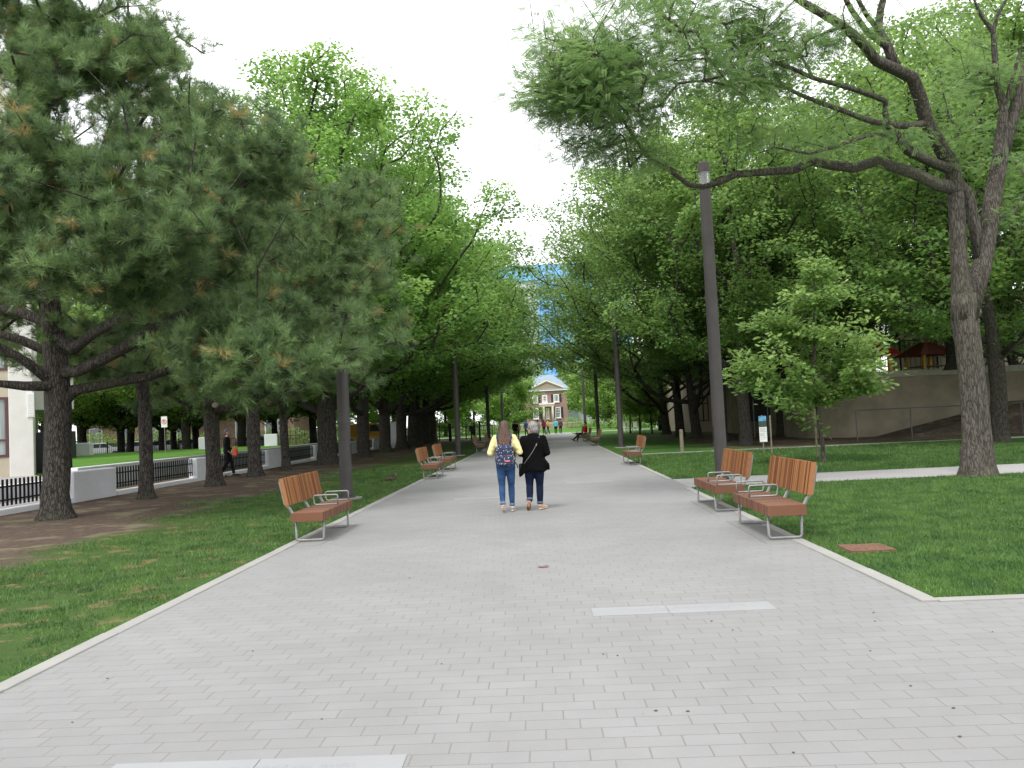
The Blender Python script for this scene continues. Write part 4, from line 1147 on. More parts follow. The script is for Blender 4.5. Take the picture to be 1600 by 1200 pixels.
o = dup(ml2, (-10.6, 61.5, 0), R(100), 'fourth left maple, thin straight trunk after the forked one'); o.scale = (1.14, 1.14, 1.02)
o = dup(ml1, (-10.7, 68.5, 0), R(200), 'fifth left maple, trunk above the low red spot near the wall end'); o.scale = (1.22, 1.22, 1.0)
o = dup(ml3, (-10.8, 75.5, 0), R(120), 'sixth left maple, leaning trunk before the spreading one'); o.scale = (1.26, 1.26, 1.0)
o = dup(ml1, (-11.2, 82, 0), R(75), 'farthest left maple, broad spreading limbs behind the second left lamp post'); o.scale = (1.28, 1.28, .98)
# --- right maples
RG = 'dark maples in the right row'
mpr = [(4.6, 4.5), (5.8, 8.2), (8.5, 9.4), (11.5, 9.2), (14.5, 8.0), (17.0, 6.0), (18.6, 3.6), (19.4, 1.0)]
mr1 = maple(10.1, 69, 41, 'farthest dark maple of the right row, with the long limb rising left', mpr, .32, 'dark_maple_leaf', group=RG, squash=(1.3, 1.1), lean=(-.055, 0))
mr2 = maple(10.0, 61.5, 42, 'dark maple with forked trunk, second from the far end of the right row', mpr, .31, 'dark_maple_leaf', group=RG)
o = dup(mr1, (9.9, 54.5, 0), R(30), 'dark maple, third from the far end, before the cream wall'); o.scale = (1.0, 1, .98)
mr3 = maple(9.8, 46.5, 43, 'dark maple directly left of the nearest right lamp post', [(5.0, 3.5), (6.5, 6.8), (9, 8.2), (12, 7.8), (15, 6.4), (17, 4.8), (18.4, 2.8), (19, .8)], .33, 'dark_maple_leaf', group=RG)
o = dup(mr3, (9.5, 39.6, 0), R(150), 'dark maple directly right of the nearest right lamp post'); o.scale = (.86, .86, .95)
ex = [(14.2, 50, R(200), mr2, (.95, .95, 1.05), 'tall dark tree behind the young tree, between the maple row and the glazed wing'), (23, 47, R(20), mr3, (1.1, 1.1, 1.08), 'tall dark tree on the terrace behind the second playhouse'), (25, 38.5, R(130), mr1, (.9, .9, 1.0), 'dark tree right of the chain link fence near the right edge'), (at(1562, 690, 32).x, 32, R(10), mr3, (.88, .88, .9), 'dark tree trunk just right of the big locust trunk, crown filling the right edge'), (20.5, 42, R(250), mr2, (.85, .85, .85), 'dark tree on the playground terrace right of the locust'),
      (17.5, 55.5, R(60), mr3, (.9, .9, .92), 'dark tree rising behind the glazed wing'), (22, 58, R(190), mr1, (.9, .9, .95), 'dark tree behind the playhouses'), (28, 50, R(90), mr2, (1, 1, 1), 'far right dark tree beyond the terrace'),
      (25, 72, R(300), mr1, (.95, .95, 1), 'dark tree behind the cream school wall'), (30, 36, R(33), mr3, (.95, .95, .9), 'dark tree outside the right edge, overhanging the chain link fence')]
for x, y, rz, src, scl, lb in ex:
    o = dup(src, (x, y, 3.3 if (y > 44 and 18 < x < 24) or x == 20.5 else 0), rz, lb, 'background trees around the school'); o.scale = scl
# --- honey locust
def locust():
    rs = np.random.RandomState(77); Y0 = 18.4
    b0 = at(1527, 740, Y0)
    def L3(pts):
        return [np.array(at(px, py, Y)) for px, py, Y in pts]
    S = []; idx = {}; cnt = 0; rad = {}
    def add(key, pts, parent, r0, r1):
        nonlocal cnt
        P = L3(pts)
        D = []
        if parent >= 0: prevp = ALL[parent]
        for i, p in enumerate(P): D.append(p)
        S.append((D, parent))
        for i, p in enumerate(D):
            ALL.append(p); rad[cnt] = r0+(r1-r0)*(i/max(1, len(D)-1)); cnt += 1
        idx[key] = (cnt-len(D), cnt-1)
    ALL = []
    add('t', [(1527, 742, Y0), (1526, 690, Y0), (1523, 640, Y0), (1519, 590, Y0), (1514, 540, Y0), (1508, 500, Y0), (1506, 460, Y0)], -1, .36, .25)
    for i, v in enumerate((.345, .315, .30, .29, .285, .29, .27)): rad[i] = v
    te = 5
    add('a', [(1500, 420, Y0), (1497, 380, Y0), (1495, 335, Y0), (1492, 295, 18.3), (1488, 262, 18.2)], te, .17, .16)
    add('a1', [(1468, 228, 18.0), (1447, 190, 17.7), (1436, 150, 17.4), (1425, 120, 17.1), (1400, 108, 16.8), (1370, 95, 16.5), (1345, 65, 16.2), (1318, 42, 16), (1290, 25, 15.8), (1255, 5, 15.6), (1215, -25, 15.3), (1160, -60, 15)], idx['a'][1], .15, .05)
    add('a2', [(1388, 75, 16.8), (1372, 45, 16.8), (1376, 15, 16.8), (1385, -20, 16.8), (1390, -70, 16.6)], idx['a1'][0]+4, .10, .05)
    add('a2b', [(1355, 50, 16.4), (1330, 15, 16.1), (1312, -20, 15.8), (1290, -60, 15.6)], idx['a2'][0], .06, .035)
    add('a2c', [(1355, 25, 16.4), (1338, -5, 16.3), (1325, -40, 16)], idx['a2'][0]+1, .05, .03)
    add('a3', [(1462, 288, 18.1), (1430, 272, 17.9), (1400, 262, 17.8), (1370, 252, 17.7), (1335, 262, 17.6), (1300, 258, 17.5), (1270, 252, 17.4), (1240, 266, 17.3), (1205, 268, 17.2), (1180, 270, 17.1), (1150, 272, 17), (1125, 284, 17), (1098, 292, 17), (1075, 288, 16.9), (1045, 265, 16.7), (1015, 248, 16.4), (990, 215, 16.0), (975, 190, 15.8), (950, 165, 15.5), (925, 140, 15.2)], idx['a'][0]+3, .125, .016)
    add('a4', [(1462, 256, 18.0), (1440, 246, 17.8), (1418, 236, 17.6), (1402, 215, 17.4), (1390, 200, 17.2)], idx['a'][1], .10, .07)
    add('a5', [(1430, 197, 17.5), (1400, 196, 17.3), (1370, 192, 17), (1345, 184, 16.8), (1315, 172, 16.6), (1280, 160, 16.4), (1250, 148, 16.2), (1225, 135, 16), (1205, 112, 15.8)], idx['a1'][0]+1, .07, .03)
    add('a6', [(1382, 175, 17.0), (1384, 158, 16.9), (1365, 150, 16.7), (1335, 140, 16.5), (1300, 130, 16.3), (1270, 122, 16), (1240, 108, 15.8), (1210, 98, 15.5), (1190, 115, 15.2), (1165, 128, 15), (1140, 133, 14.8), (1100, 126, 14.6), (1060, 130, 14.4)], idx['a4'][1], .055, .02)
    add('a6b', [(1262, 105, 16), (1250, 85, 15.8), (1225, 78, 15.5), (1190, 82, 15.2)], idx['a6'][0]+5, .03, .015)
    add('a7', [(1415, 222, 17.5), (1385, 211, 17.2), (1355, 212, 17), (1325, 222, 16.7), (1295, 232, 16.5), (1265, 240, 16.3), (1240, 236, 16.2), (1210, 230, 16), (1185, 240, 15.9)], idx['a4'][0]+1, .05, .012)
    add('b', [(1534, 415, 18.6), (1545, 350, 18.7), (1552, 300, 18.8), (1562, 250, 18.9), (1578, 200, 19), (1592, 150, 19), (1606, 100, 19.1), (1625, 40, 19.2), (1650, -30, 19.3)], te, .20, .09)
    add('b2', [(1568, 168, 18.9), (1557, 130, 18.8), (1554, 80, 18.7), (1552, 50, 18.6), (1532, 22, 18.5), (1515, -15, 18.3)], idx['b'][0]+3, .085, .04)
    add('b3', [(1575, 150, 18.8), (1588, 100, 18.7), (1600, 60, 18.6)], idx['b2'][0], .05, .03)
    add('b4', [(1558, 25, 18.5), (1572, 0, 18.4), (1580, -30, 18.4)], idx['b2'][0]+3, .04, .02)
    add('c', [(1520, 340, 18.6), (1512, 300, 18.6), (1497, 275, 18.5)], idx['b'][0], .12, .10)
    lo = np.array([b0.x, b0.y, 0])
    S2 = [([p-lo for p in pts], pa) for pts, pa in S]
    S2[0][0][0] = np.array([0, 0, 0.])
    attrs = np.array(px_attr([(950, 125, 15.0, 125, 85, 2.2, 58), (880, 130, 15.2, 70, 70, 1.5, 34), (1080, 70, 15.5, 160, 75, 2.6, 70), (965, 215, 15.8, 90, 50, 1.6, 20), (890, 210, 15.8, 40, 60, 1.4, 16), (835, 130, 15, 30, 40, 1.2, 14), (860, 60, 15, 40, 30, 1.2, 10),
                              (1190, 170, 15.8, 90, 70, 1.6, 30), (1230, 40, 15.8, 110, 60, 2, 38), (1330, 200, 16.8, 90, 60, 1.2, 24), (1000, -20, 15, 200, 60, 2.5, 60), (1480, 180, 18.6, 70, 90, 1.5, 22),
                              (1540, 110, 19.6, 70, 80, 2, 30), (1590, 270, 19.5, 60, 90, 1.5, 20), (1420, 30, 18, 60, 50, 1.5, 6), (930, 60, 14.5, 60, 40, 1.5, 22), (1330, -60, 16, 140, 30, 2, 26)], rs))-lo
    t = thing('honey_locust_tree', 'big locust tree with forking trunk and feathery leaves on the right, beside the side path', 'tree', tuple(lo))
    A, par, tips, nsk = grow(S2, attrs, rs, .12, -.15, .6, .035, .0)
    wood_mesh('trunk', A, par, tips, .34, M['locust_bark'], t, minr=.004, power=.68, skr={k: v*(.9 if v > .2 else 1) for k, v in rad.items()}, flare=1.22, sides=20)
    leaves('crown', 'frond', A, par, tips, rs, 13, M['locust_leaf'], t, nsk, .23, .50, .28, 4, .16)
    # knots on the trunk
    for k, (px, py, rr) in enumerate(((1503, 525, .11), (1527, 488, .10), (1533, 549, .05))):
        p = at(px, py, Y0-.05)-Vector(tuple(lo)); MB().ball((p.x, p.y, p.z), (rr, rr*.8, rr*1.2), 10, 8).build('knot', M['locust_bark'], t, True)
    return t
locust()
# --- young oak on the right
q = at(1287, 721, 24.8)
sap_prof = [(1.8, 1.3), (2.15, 2.2), (2.9, 2.1), (3.7, 1.8), (4.5, 1.5), (5.3, 1.05), (5.9, .55), (6.25, .12)]
t = tree('young_oak_tree', 'young tree with jagged glossy leaves and a thin staked trunk in the right lawn', 'tree', q.x, 24.8, sap_prof, .062, 'oak', M['oak_leaf'], M['locust_bark'], 51, 84, 52, .165, .36, 5.6, asc=.25, reach=3, droop=.2, flat=.35, balance=.25, inner=.35, squash=(1.05, 1),
         extra=px_attr([(1350, 598, 24.3, 35, 10, .5, 8), (1175, 575, 24.5, 35, 35, .6, 12), (1200, 500, 24.6, 30, 20, .6, 6), (1372, 525, 24.8, 22, 9, .4, 4)], rs_))
# --- bright park trees far down the axis
BG = 'bright green trees around the far lawn'
bp = [(1.6, 2.2), (2.6, 4.0), (4.5, 4.6), (7, 4.2), (9, 3.0), (10.6, 1.4), (11.2, .3)]
def bright(x, y, seed, label, scale=1, **kw):
    return tree('park_tree', label, 'tree', x, y, [(a*scale, b*scale) for a, b in bp], .2*scale, 'leaf', M['bright_leaf'], M['maple_bark'], seed, 130, 45, .30, .8, None, None, BG, asc=.3, droop=.3, flat=.4, inner=.5, **kw)
b1 = bright(-5.4, 128, 61, 'bright tree at the left of the house, above the far walkers', 1.15)
b2 = bright(12.3, 88, 62, 'bright green tree seen between the lamp post and the right maples', 1.0)
for x, y, rz, src, sc_, lb in ((-8, 190, 1.9, b1, 1.9, 'hazy tall tree behind the left corner of the brick house'), (11.5, 186, 3.9, b1, 1.9, 'hazy tall tree behind the right corner of the brick house'), (10.2, 128, 1.0, b1, 1.2, 'yellowish tree overlapping the right corner of the brick house'), (-14, 118, 2.0, b2, 1.15, 'bright tree behind the farthest left lamp post'), (17, 104, 3.0, b1, .95, 'bright tree left of the cream school building'),
                          (15.5, 140, 4.0, b2, 1.3, 'hazy green tree right of the farthest right lamp post'), (-24, 112, 5.0, b1, 1.3, 'bright tree behind the end of the black iron fence'), (-12, 142, .5, b2, 1.3, 'tall pale tree left behind the house'),
                          (26, 128, 1.5, b1, 1.4, 'broad bright tree behind the right maple trunks'), (-34, 130, 2.5, b2, 1.5, 'distant bright tree beyond the left maple row'), (34, 112, 3.3, b2, 1.3, 'distant bright tree behind the school'), (12, 112, 4.4, b1, .62, 'small airy young tree just left of the second right lamp post')):
    o = dup(src, (x, y, 0), rz, lb); o.scale = (sc_, sc_, sc_)
# thin young trees
for i, (px, lb) in enumerate(((985, 'thin young tree, left of three in the right middle distance'), (1000, 'thin young tree, middle of three in the right middle distance'), (1019, 'thin young tree, right of three next to the dark maple trunks'))):
    Yd = 80-i*3; p = at(px, 676, Yd)
    if i == 0:
        y1 = tree('young_tree', lb, 'tree', p.x, Yd, [(2.4, .8), (3.4, 1.8), (5, 2.0), (6.4, 1.3), (7.4, .3)], .07, 'leaf', M['bright_leaf'], M['maple_bark'], 71, 45, 40, .24, .55, None, None, 'thin young trees right of the path', asc=.3)
    else: dup(y1, (p.x, Yd, 0), 1.3*i, lb)
# --- trees beyond the bright lawn on the left
LG = 'street trees beyond the bright lawn'
lp_ = [(3.9, 3.0), (5.0, 5.4), (6.5, 6.4), (9.5, 6.0), (12.5, 4.6), (14.5, 2.4), (15.2, .5)]
l1 = maple(0, 0, 81, '', lp_, .34, 'bright_leaf', 200, 62, .24, LG)
l2 = maple(0, 0, 82, '', [(3.4, 3.0), (4.3, 4.6), (5.8, 5.2), (8, 4.6), (10.5, 3), (12, .8)], .3, 'bright_leaf', 180, 60, .24, LG)
first = {id(l1): True, id(l2): True}
for px, Yd, src, rz, sc_, lb in ((128, 66, l1, 0, 1.0, 'street tree behind the blank white block by the pale building'), (188, 68, l2, 1, 1.0, 'low dark street tree left of the second pine'), (203, 74, l2, 2, 1.1, 'dark street tree right behind the second pine trunk'),
                                 (254, 70, l1, 3, .9, 'street tree with thin trunk behind the slashed parking sign'), (272, 76, l2, 4, .9, 'street tree just right of the parking sign post'), (291, 65, l1, 5, 1.0, 'leaning street tree with pale trunk left of the third pine'),
                                 (306, 78, l1, 6, .9, 'pale trunked street tree by the white block with the red mark'), (378, 67, l1, 1.7, 1.0, 'forked street tree seen right of the person in grey cap'), (70, 70, l1, 2.2, 1.1, 'street tree beside the corner of the pale building'),
                                 (430, 78, l2, 2.9, 1.0, 'dark street tree behind the square grey sign'), (490, 80, l1, .4, 1.0, 'street tree glimpsed between the last pine and the thick maple'), (30, 92, l1, 4.1, 1.3, 'tall tree behind the pale building'), (330, 98, l2, 4.6, 1.5, 'far dark tree over the street behind the third pine'), (160, 100, l1, 5.6, 1.5, 'far tree over the street left of the second pine'), (520, 105, l1, 1.1, 1.4, 'far tree beyond the street behind the first maples'), (620, 110, l2, 3.7, 1.5, 'far tree beyond the street behind the forked maple')):
    p = at(px, 690, Yd)
    if first.get(id(src)):
        first[id(src)] = False; src.location = (p.x, Yd, 0); src['label'] = lb; src.rotation_euler = (0, 0, rz); src.scale = (sc_,)*3
    else:
        o = dup(src, (p.x, Yd, 0), rz, lb); o.scale = (sc_,)*3
# --- hedges
def hedge(x0, x1, y0, y1, h, label, seed, m='dark_maple_leaf'):
    rs = np.random.RandomState(seed); n = int((x1-x0)*max(y1-y0, 1)*h*38)
    t = thing('hedge', label, 'hedge', (x0, y0, 0))
    p = rs.uniform(0, 1, (n, 3))*np.array([x1-x0, y1-y0, h]); p[:, 2] *= .85+.3*np.sin(p[:, 0]*.9+seed)*.5
    v, f, tt = batch(LEAF_T, LEAF_F, p, rs.normal(size=(n, 3)), rs.normal(size=(n, 3))+np.array([0, -.3, .8]), .22*rs.uniform(.7, 1.2, n), rs.uniform(0, 1, n))
    link('foliage', np_mesh('foliage', v, f, tt), M[m], t)
    b = MB()
    for k in range(int((x1-x0)/.8)): b.tube([(k*.8+.4, (y1-y0)/2, 0), (k*.8+.4+rnd.uniform(-.2, .2), (y1-y0)/2, h*.8)], .03, 5)
    b.tube([(.2, (y1-y0)/2, .12), (x1-x0-.2, (y1-y0)/2, .12)], .035, 5)
    b.build('stems', M['maple_bark'], t)
hedge(3.8, 16, 147, 149, 2.0, 'low green hedge at the right foot of the brick house', 1, 'bright_leaf')
hedge(-30, -4.5, 120, 122, 2.2, 'long hedge across the far end left of the walkers', 2)
hedge(9, 30, 116, 118, 1.6, 'hedge beyond the far lawn behind the young trees', 3, 'bright_leaf')
hedge(-52, -36, 88, 90, 2.6, 'bushy green hedge beyond the parked cars, under the street trees', 5, 'bright_leaf')
hedge(-34, -17, 92, 94, 2.4, 'dark hedge behind the iron fence at the end of the left row', 4)

# ------------------------------------------------------------------ grass blades on the nearer lawn
def grass_patch(name, region, dens, seed, hgt=.05, test=None):
    rs = np.random.RandomState(seed); x0, x1, y0, y1 = region
    n = int((x1-x0)*(y1-y0)*dens); x = rs.uniform(x0, x1, n); y = y0+(y1-y0)*rs.uniform(0, 1, n)
    keep = rs.uniform(0, 1, n) < np.clip((9.0/np.maximum(y, 4))**1.1, .12, 1)
    if test is not None: keep &= test(x, y, rs)
    x, y = x[keep], y[keep]; n = len(x)
    cl = .5+.5*np.sin(x*1.7+np.sin(y*1.3)*2)*np.sin(y*1.1+np.cos(x*.9)*2)
    h = hgt*rs.uniform(.5, 1.25, n)*(.8+.4*cl)*(1+.015*y); lx = rs.normal(size=n)*h*.5; ly = rs.normal(size=n)*h*.5; a = rs.uniform(0, PI, n); w = (.0028+.00022*y)*rs.uniform(.7, 1.3, n)
    V = np.zeros((n, 3, 3)); V[:, 0] = np.stack([x-w*np.cos(a), y-w*np.sin(a), np.zeros(n)], 1); V[:, 1] = np.stack([x+w*np.cos(a), y+w*np.sin(a), np.zeros(n)], 1); V[:, 2] = np.stack([x+lx, y+ly, h], 1)
    tint = np.clip(rs.uniform(0, 1, n)*.7+cl*.3, 0, 1)
    o = link(name, np_mesh(name, V.reshape(-1, 3), np.arange(3*n).reshape(-1, 3), np.repeat(tint, 3)), M['grass_blade'])
    return tag(o, 'short mown grass blades of the nearer lawn', 'grass', kind='stuff')
def t_left(x, y, rs):
    e = -7.35+.9*np.sin(y*.55)+.6*np.sin(y*1.7+1)+rs.normal(size=len(x))*.45
    bare = (np.sin(x*2.3+y*.7)*np.sin(y*1.3-x*.8) > .86) & (rs.uniform(0, 1, len(x)) < .75)
    bare |= (rs.uniform(0, 1, len(x)) < .35*(np.sin(x*5.1+np.sin(y*3.3)*1.5)*np.sin(y*2.1+x) > .1))
    for bx, by, br in ((-5.35, 8.35, .28), (-5.15, 8.75, .22), (-4.6, 6.9, .22), (-5.2, 7.2, .3), (-4.15, 5.6, .28), (-4.3, 6.4, .25), (-4.0, 7.6, .2), (-4.1, 9.3, .25), (-6.4, 12, .4), (-5.2, 11, .3)):
        dd = np.hypot((x-bx), (y-by)*.8)/br*(1+.35*np.sin(np.arctan2(y-by, x-bx)*4+bx)); bare |= (dd < 1) & (rs.uniform(0, 1, len(x)) < .9)
    return (x > e) & ~bare
grass_patch('left_lawn_grass', (-9.5, XL-.005, 3.2, 34), 1900, 1, .040, t_left)  # blades thinned so the darkened ground shows through as painted shade
def t_right(x, y, rs):
    g_ = (x > 3.34) & (x < 3.9) & (y > 9.43) & (y < 10.01)
    inf = x < (1.0+.62*y)
    return ~g_ & inf
grass_patch('right_lawn_grass', (XR+.005, 12.5, 7.135, 18.54), 2600, 2, .042, t_right)
grass_patch('right_far_lawn_grass', (XR+.005, 17, 21.12, 34.8), 1500, 3, .05, lambda x, y, rs: x < 1.0+.62*y)
# ------------------------------------------------------------------ people
def remesh(mb, voxel, smooth=4, name='m'):
    me = mb.mesh(name); o = bpy.data.objects.new(name, me); COL.objects.link(o)
    r = o.modifiers.new('r', 'REMESH'); r.mode = 'VOXEL'; r.voxel_size = voxel; r.use_smooth_shade = True
    s = o.modifiers.new('s', 'SMOOTH'); s.iterations = smooth; s.factor = .5
    dg = bpy.context.evaluated_depsgraph_get(); dg.update()
    out = bpy.data.meshes.new_from_object(o.evaluated_get(dg)); bpy.data.objects.remove(o); bpy.data.meshes.remove(me)
    out.name = name
    out.polygons.foreach_set('use_smooth', [True]*len(out.polygons))
    return out
def limb(b, pts, rad, n=14):
    b.tube(pts, rad, n)
    for p, r in zip(pts, rad):
        rr = r if isinstance(r, tuple) else (r, r)
        q = min(rr); b.ball(tuple(p), q*.98, 12, 8)
def hand(b, w_, d, side, s=1.0, curl=.9):
    """w_: wrist point, d: direction of the hand"""
    w_ = Vector(w_); d = Vector(d).normalized(); up = Vector((0, 0, 1)) if abs(d.z) < .9 else Vector((0, 1, 0))
    x = d.cross(up).normalized(); nrm = x.cross(d).normalized()
    b.tube([w_-d*.01, w_+d*.04*s, w_+d*.085*s], [(.022*s, .018*s), (.036*s, .016*s), (.038*s, .013*s)], 10)
    L_ = (.058, .072, .078, .072)
    for k in range(4):
        o = w_+d*.082*s+x*((k-1.5)*.019*s)
        p1 = o+d*L_[k]*.45*s; dd = (d*math.cos(curl)-nrm*math.sin(curl)).normalized(); p2 = p1+dd*L_[k]*.35*s
        dd2 = (d*math.cos(curl*1.7)-nrm*math.sin(curl*1.7)).normalized(); p3 = p2+dd2*L_[k]*.28*s
        b.tube([o, p1, p2, p3], [.0092*s, .0088*s, .008*s, .006*s], 7)
    o = w_+d*.03*s+x*(side*.030*s); b.tube([o, o+(d*.5+x*side*.8)*.035*s, o+(d*.9+x*side*.7-nrm*.3)*.062*s], [.012*s, .0105*s, .007*s], 7)

SKIN = simple('skin', (.50, .29, .21), .55, 0, .05, 12, 0)
def cloth(name, c, var=.15): return simple(name, c, 1.0, 0, var, 9, .35, 30, .01, .12)
DENIM = cloth('blue_denim', (.030, .066, .150), .35); NAVY = cloth('navy_denim', (.009, .014, .032), .3)
def head(b, c, s, yaw):
    """c centre of the head; s height scale; face towards yaw (0=+y)"""
    c = Vector(c); f = Vector((math.sin(-yaw), math.cos(yaw), 0)); r = Vector((f.y, -f.x, 0))
    b.ball(tuple(c+Vector((0, 0, .02*s))), (.074*s, .088*s, .100*s), 16, 12)
    b.ball(tuple(c+f*.022*s+Vector((0, 0, -.04*s))), (.057*s, .060*s, .075*s), 14, 10)
    b.tube([c+f*.084*s+Vector((0, 0, .018*s)), c+f*.104*s+Vector((0, 0, -.018*s)), c+f*.084*s+Vector((0, 0, -.028*s))], [.007*s, .013*s, .008*s], 8)
    b.tube([c+f*.078*s-r*.02*s+Vector((0, 0, -.052*s)), c+f*.086*s+Vector((0, 0, -.052*s)), c+f*.078*s+r*.02*s+Vector((0, 0, -.052*s))], .007*s, 6)
    for sd in (-1, 1):
        b.ball(tuple(c+r*sd*.074*s+Vector((0, 0, -.005))), (.014*s, .018*s, .030*s), 8, 6)
    return f, r
def eyes(c, s, f, r, parent):
    c = Vector(c); b = MB()
    for sd in (-1, 1): b.ball(tuple(c+f*.076*s+r*sd*.030*s+Vector((0, 0, .010*s))), (.010*s, .010*s, .007*s), 8, 6)
    b.build('eyes', M['black'], parent, True)
def shoe(name, heel, toe, m, parent, s=1, lift=0):
    h = Vector(heel); t_ = Vector(toe); b = MB(); d = (t_-h); up = Vector((0, 0, 1))
    n = d.normalized(); up = (up-n*up.dot(n)).normalized()
    b.tube([h-n*.015+up*.03, h+n*.03+up*.038, h+d*.45+up*.040, h+d*.75+up*.030, t_+up*.024, t_+n*.02+up*.018], [(.020*s, .020), (.034*s, .034*s), (.040*s, .036*s), (.045*s, .028*s), (.038*s, .022*s), (.012, .010)], 12)
    b.tube([h+up*.05-n*.0, h+up*.085], [.036*s, .040*s], 12)
    o = link(name, remesh(b, .008, 2, name), m, parent)
    sl = MB(); sl.tube([h-n*.02+up*.004, h+n*.04+up*.004, h+d*.45+up*.004, h+d*.78+up*.004, t_+n*.022+up*.006], [(.016, .009), (.038*s, .010), (.034*s, .010), (.046*s, .010), (.02, .008)], 12)
    return o, sl

def walker(name, label, loc, rz, sk, colors, group=None, voxel=.011, scale=1.0, hair=None, extras=None):
    """sk: dict of joints"""
    t = thing(name, label, 'person', loc, rz, group); t.scale = (scale,)*3
    J = {k: Vector(v) for k, v in sk.items() if k != 'yaw'}
    b = MB()
    # body: one continuous figure
    def torso(b, e=0.0, z0=None):
        p, w_, c, n = J['pelvis'], J['waist'], J['chest'], J['neck']
        rings = [(p+Vector((0, 0, -.10)), .13+e, .10+e), (p, .165+e, .115+e), (p+(w_-p)*.5, .155+e, .108+e), (w_, .128+e, .095+e), (w_+(c-w_)*.5, .145+e, .105+e), (c, .168+e, .112+e), (c+(n-c)*.55, .155+e, .09+e), (n+Vector((0, 0, -.015)), .07+e, .06+e)]
        return rings
    def lft(b, rings, n=20):
        b.ellrings([(r[0].x, r[0].y, r[0].z, r[1], r[2]) for r in rings], n)
    lft(b, torso(b))
    b.tube([J['neck']-Vector((0, 0, .04)), J['head']-Vector((0, 0, .06))], [.055, .048], 12)
    f, r = head(b, J['head'], 1.0, sk_yaw(sk))
    for s, sg in (('l', -1), ('r', 1)):
        limb(b, [J['sh_'+s], J['el_'+s], J['wr_'+s]], [.048, .037, .024])
        hand(b, J['wr_'+s], J['hd_'+s]-J['wr_'+s], -sg)
        limb(b, [J['hip_'+s], J['kn_'+s], J['an_'+s]], [.078, .050, .034])
        k, a = J['kn_'+s], J['an_'+s]; cf = a.lerp(k, .68)+Vector((0, -.012, 0)); b.ball(tuple(cf), (.042, .042, .08), 12, 8)
        b.tube([J['an_'+s], J['hl_'+s]+Vector((0, 0, .04)), J['to_'+s].lerp(J['hl_'+s], .3)+Vector((0, 0, .025))], [.034, .034, .028], 10)
    body = link('body', remesh(b, voxel*.75, 3, 'body'), SKIN, t)
    eyes(J['head'], 1.0, f, r, t)
    return t, J, b
def sk_yaw(sk): return sk.get('yaw', (0,))[0] if isinstance(sk.get('yaw', 0), tuple) else 0

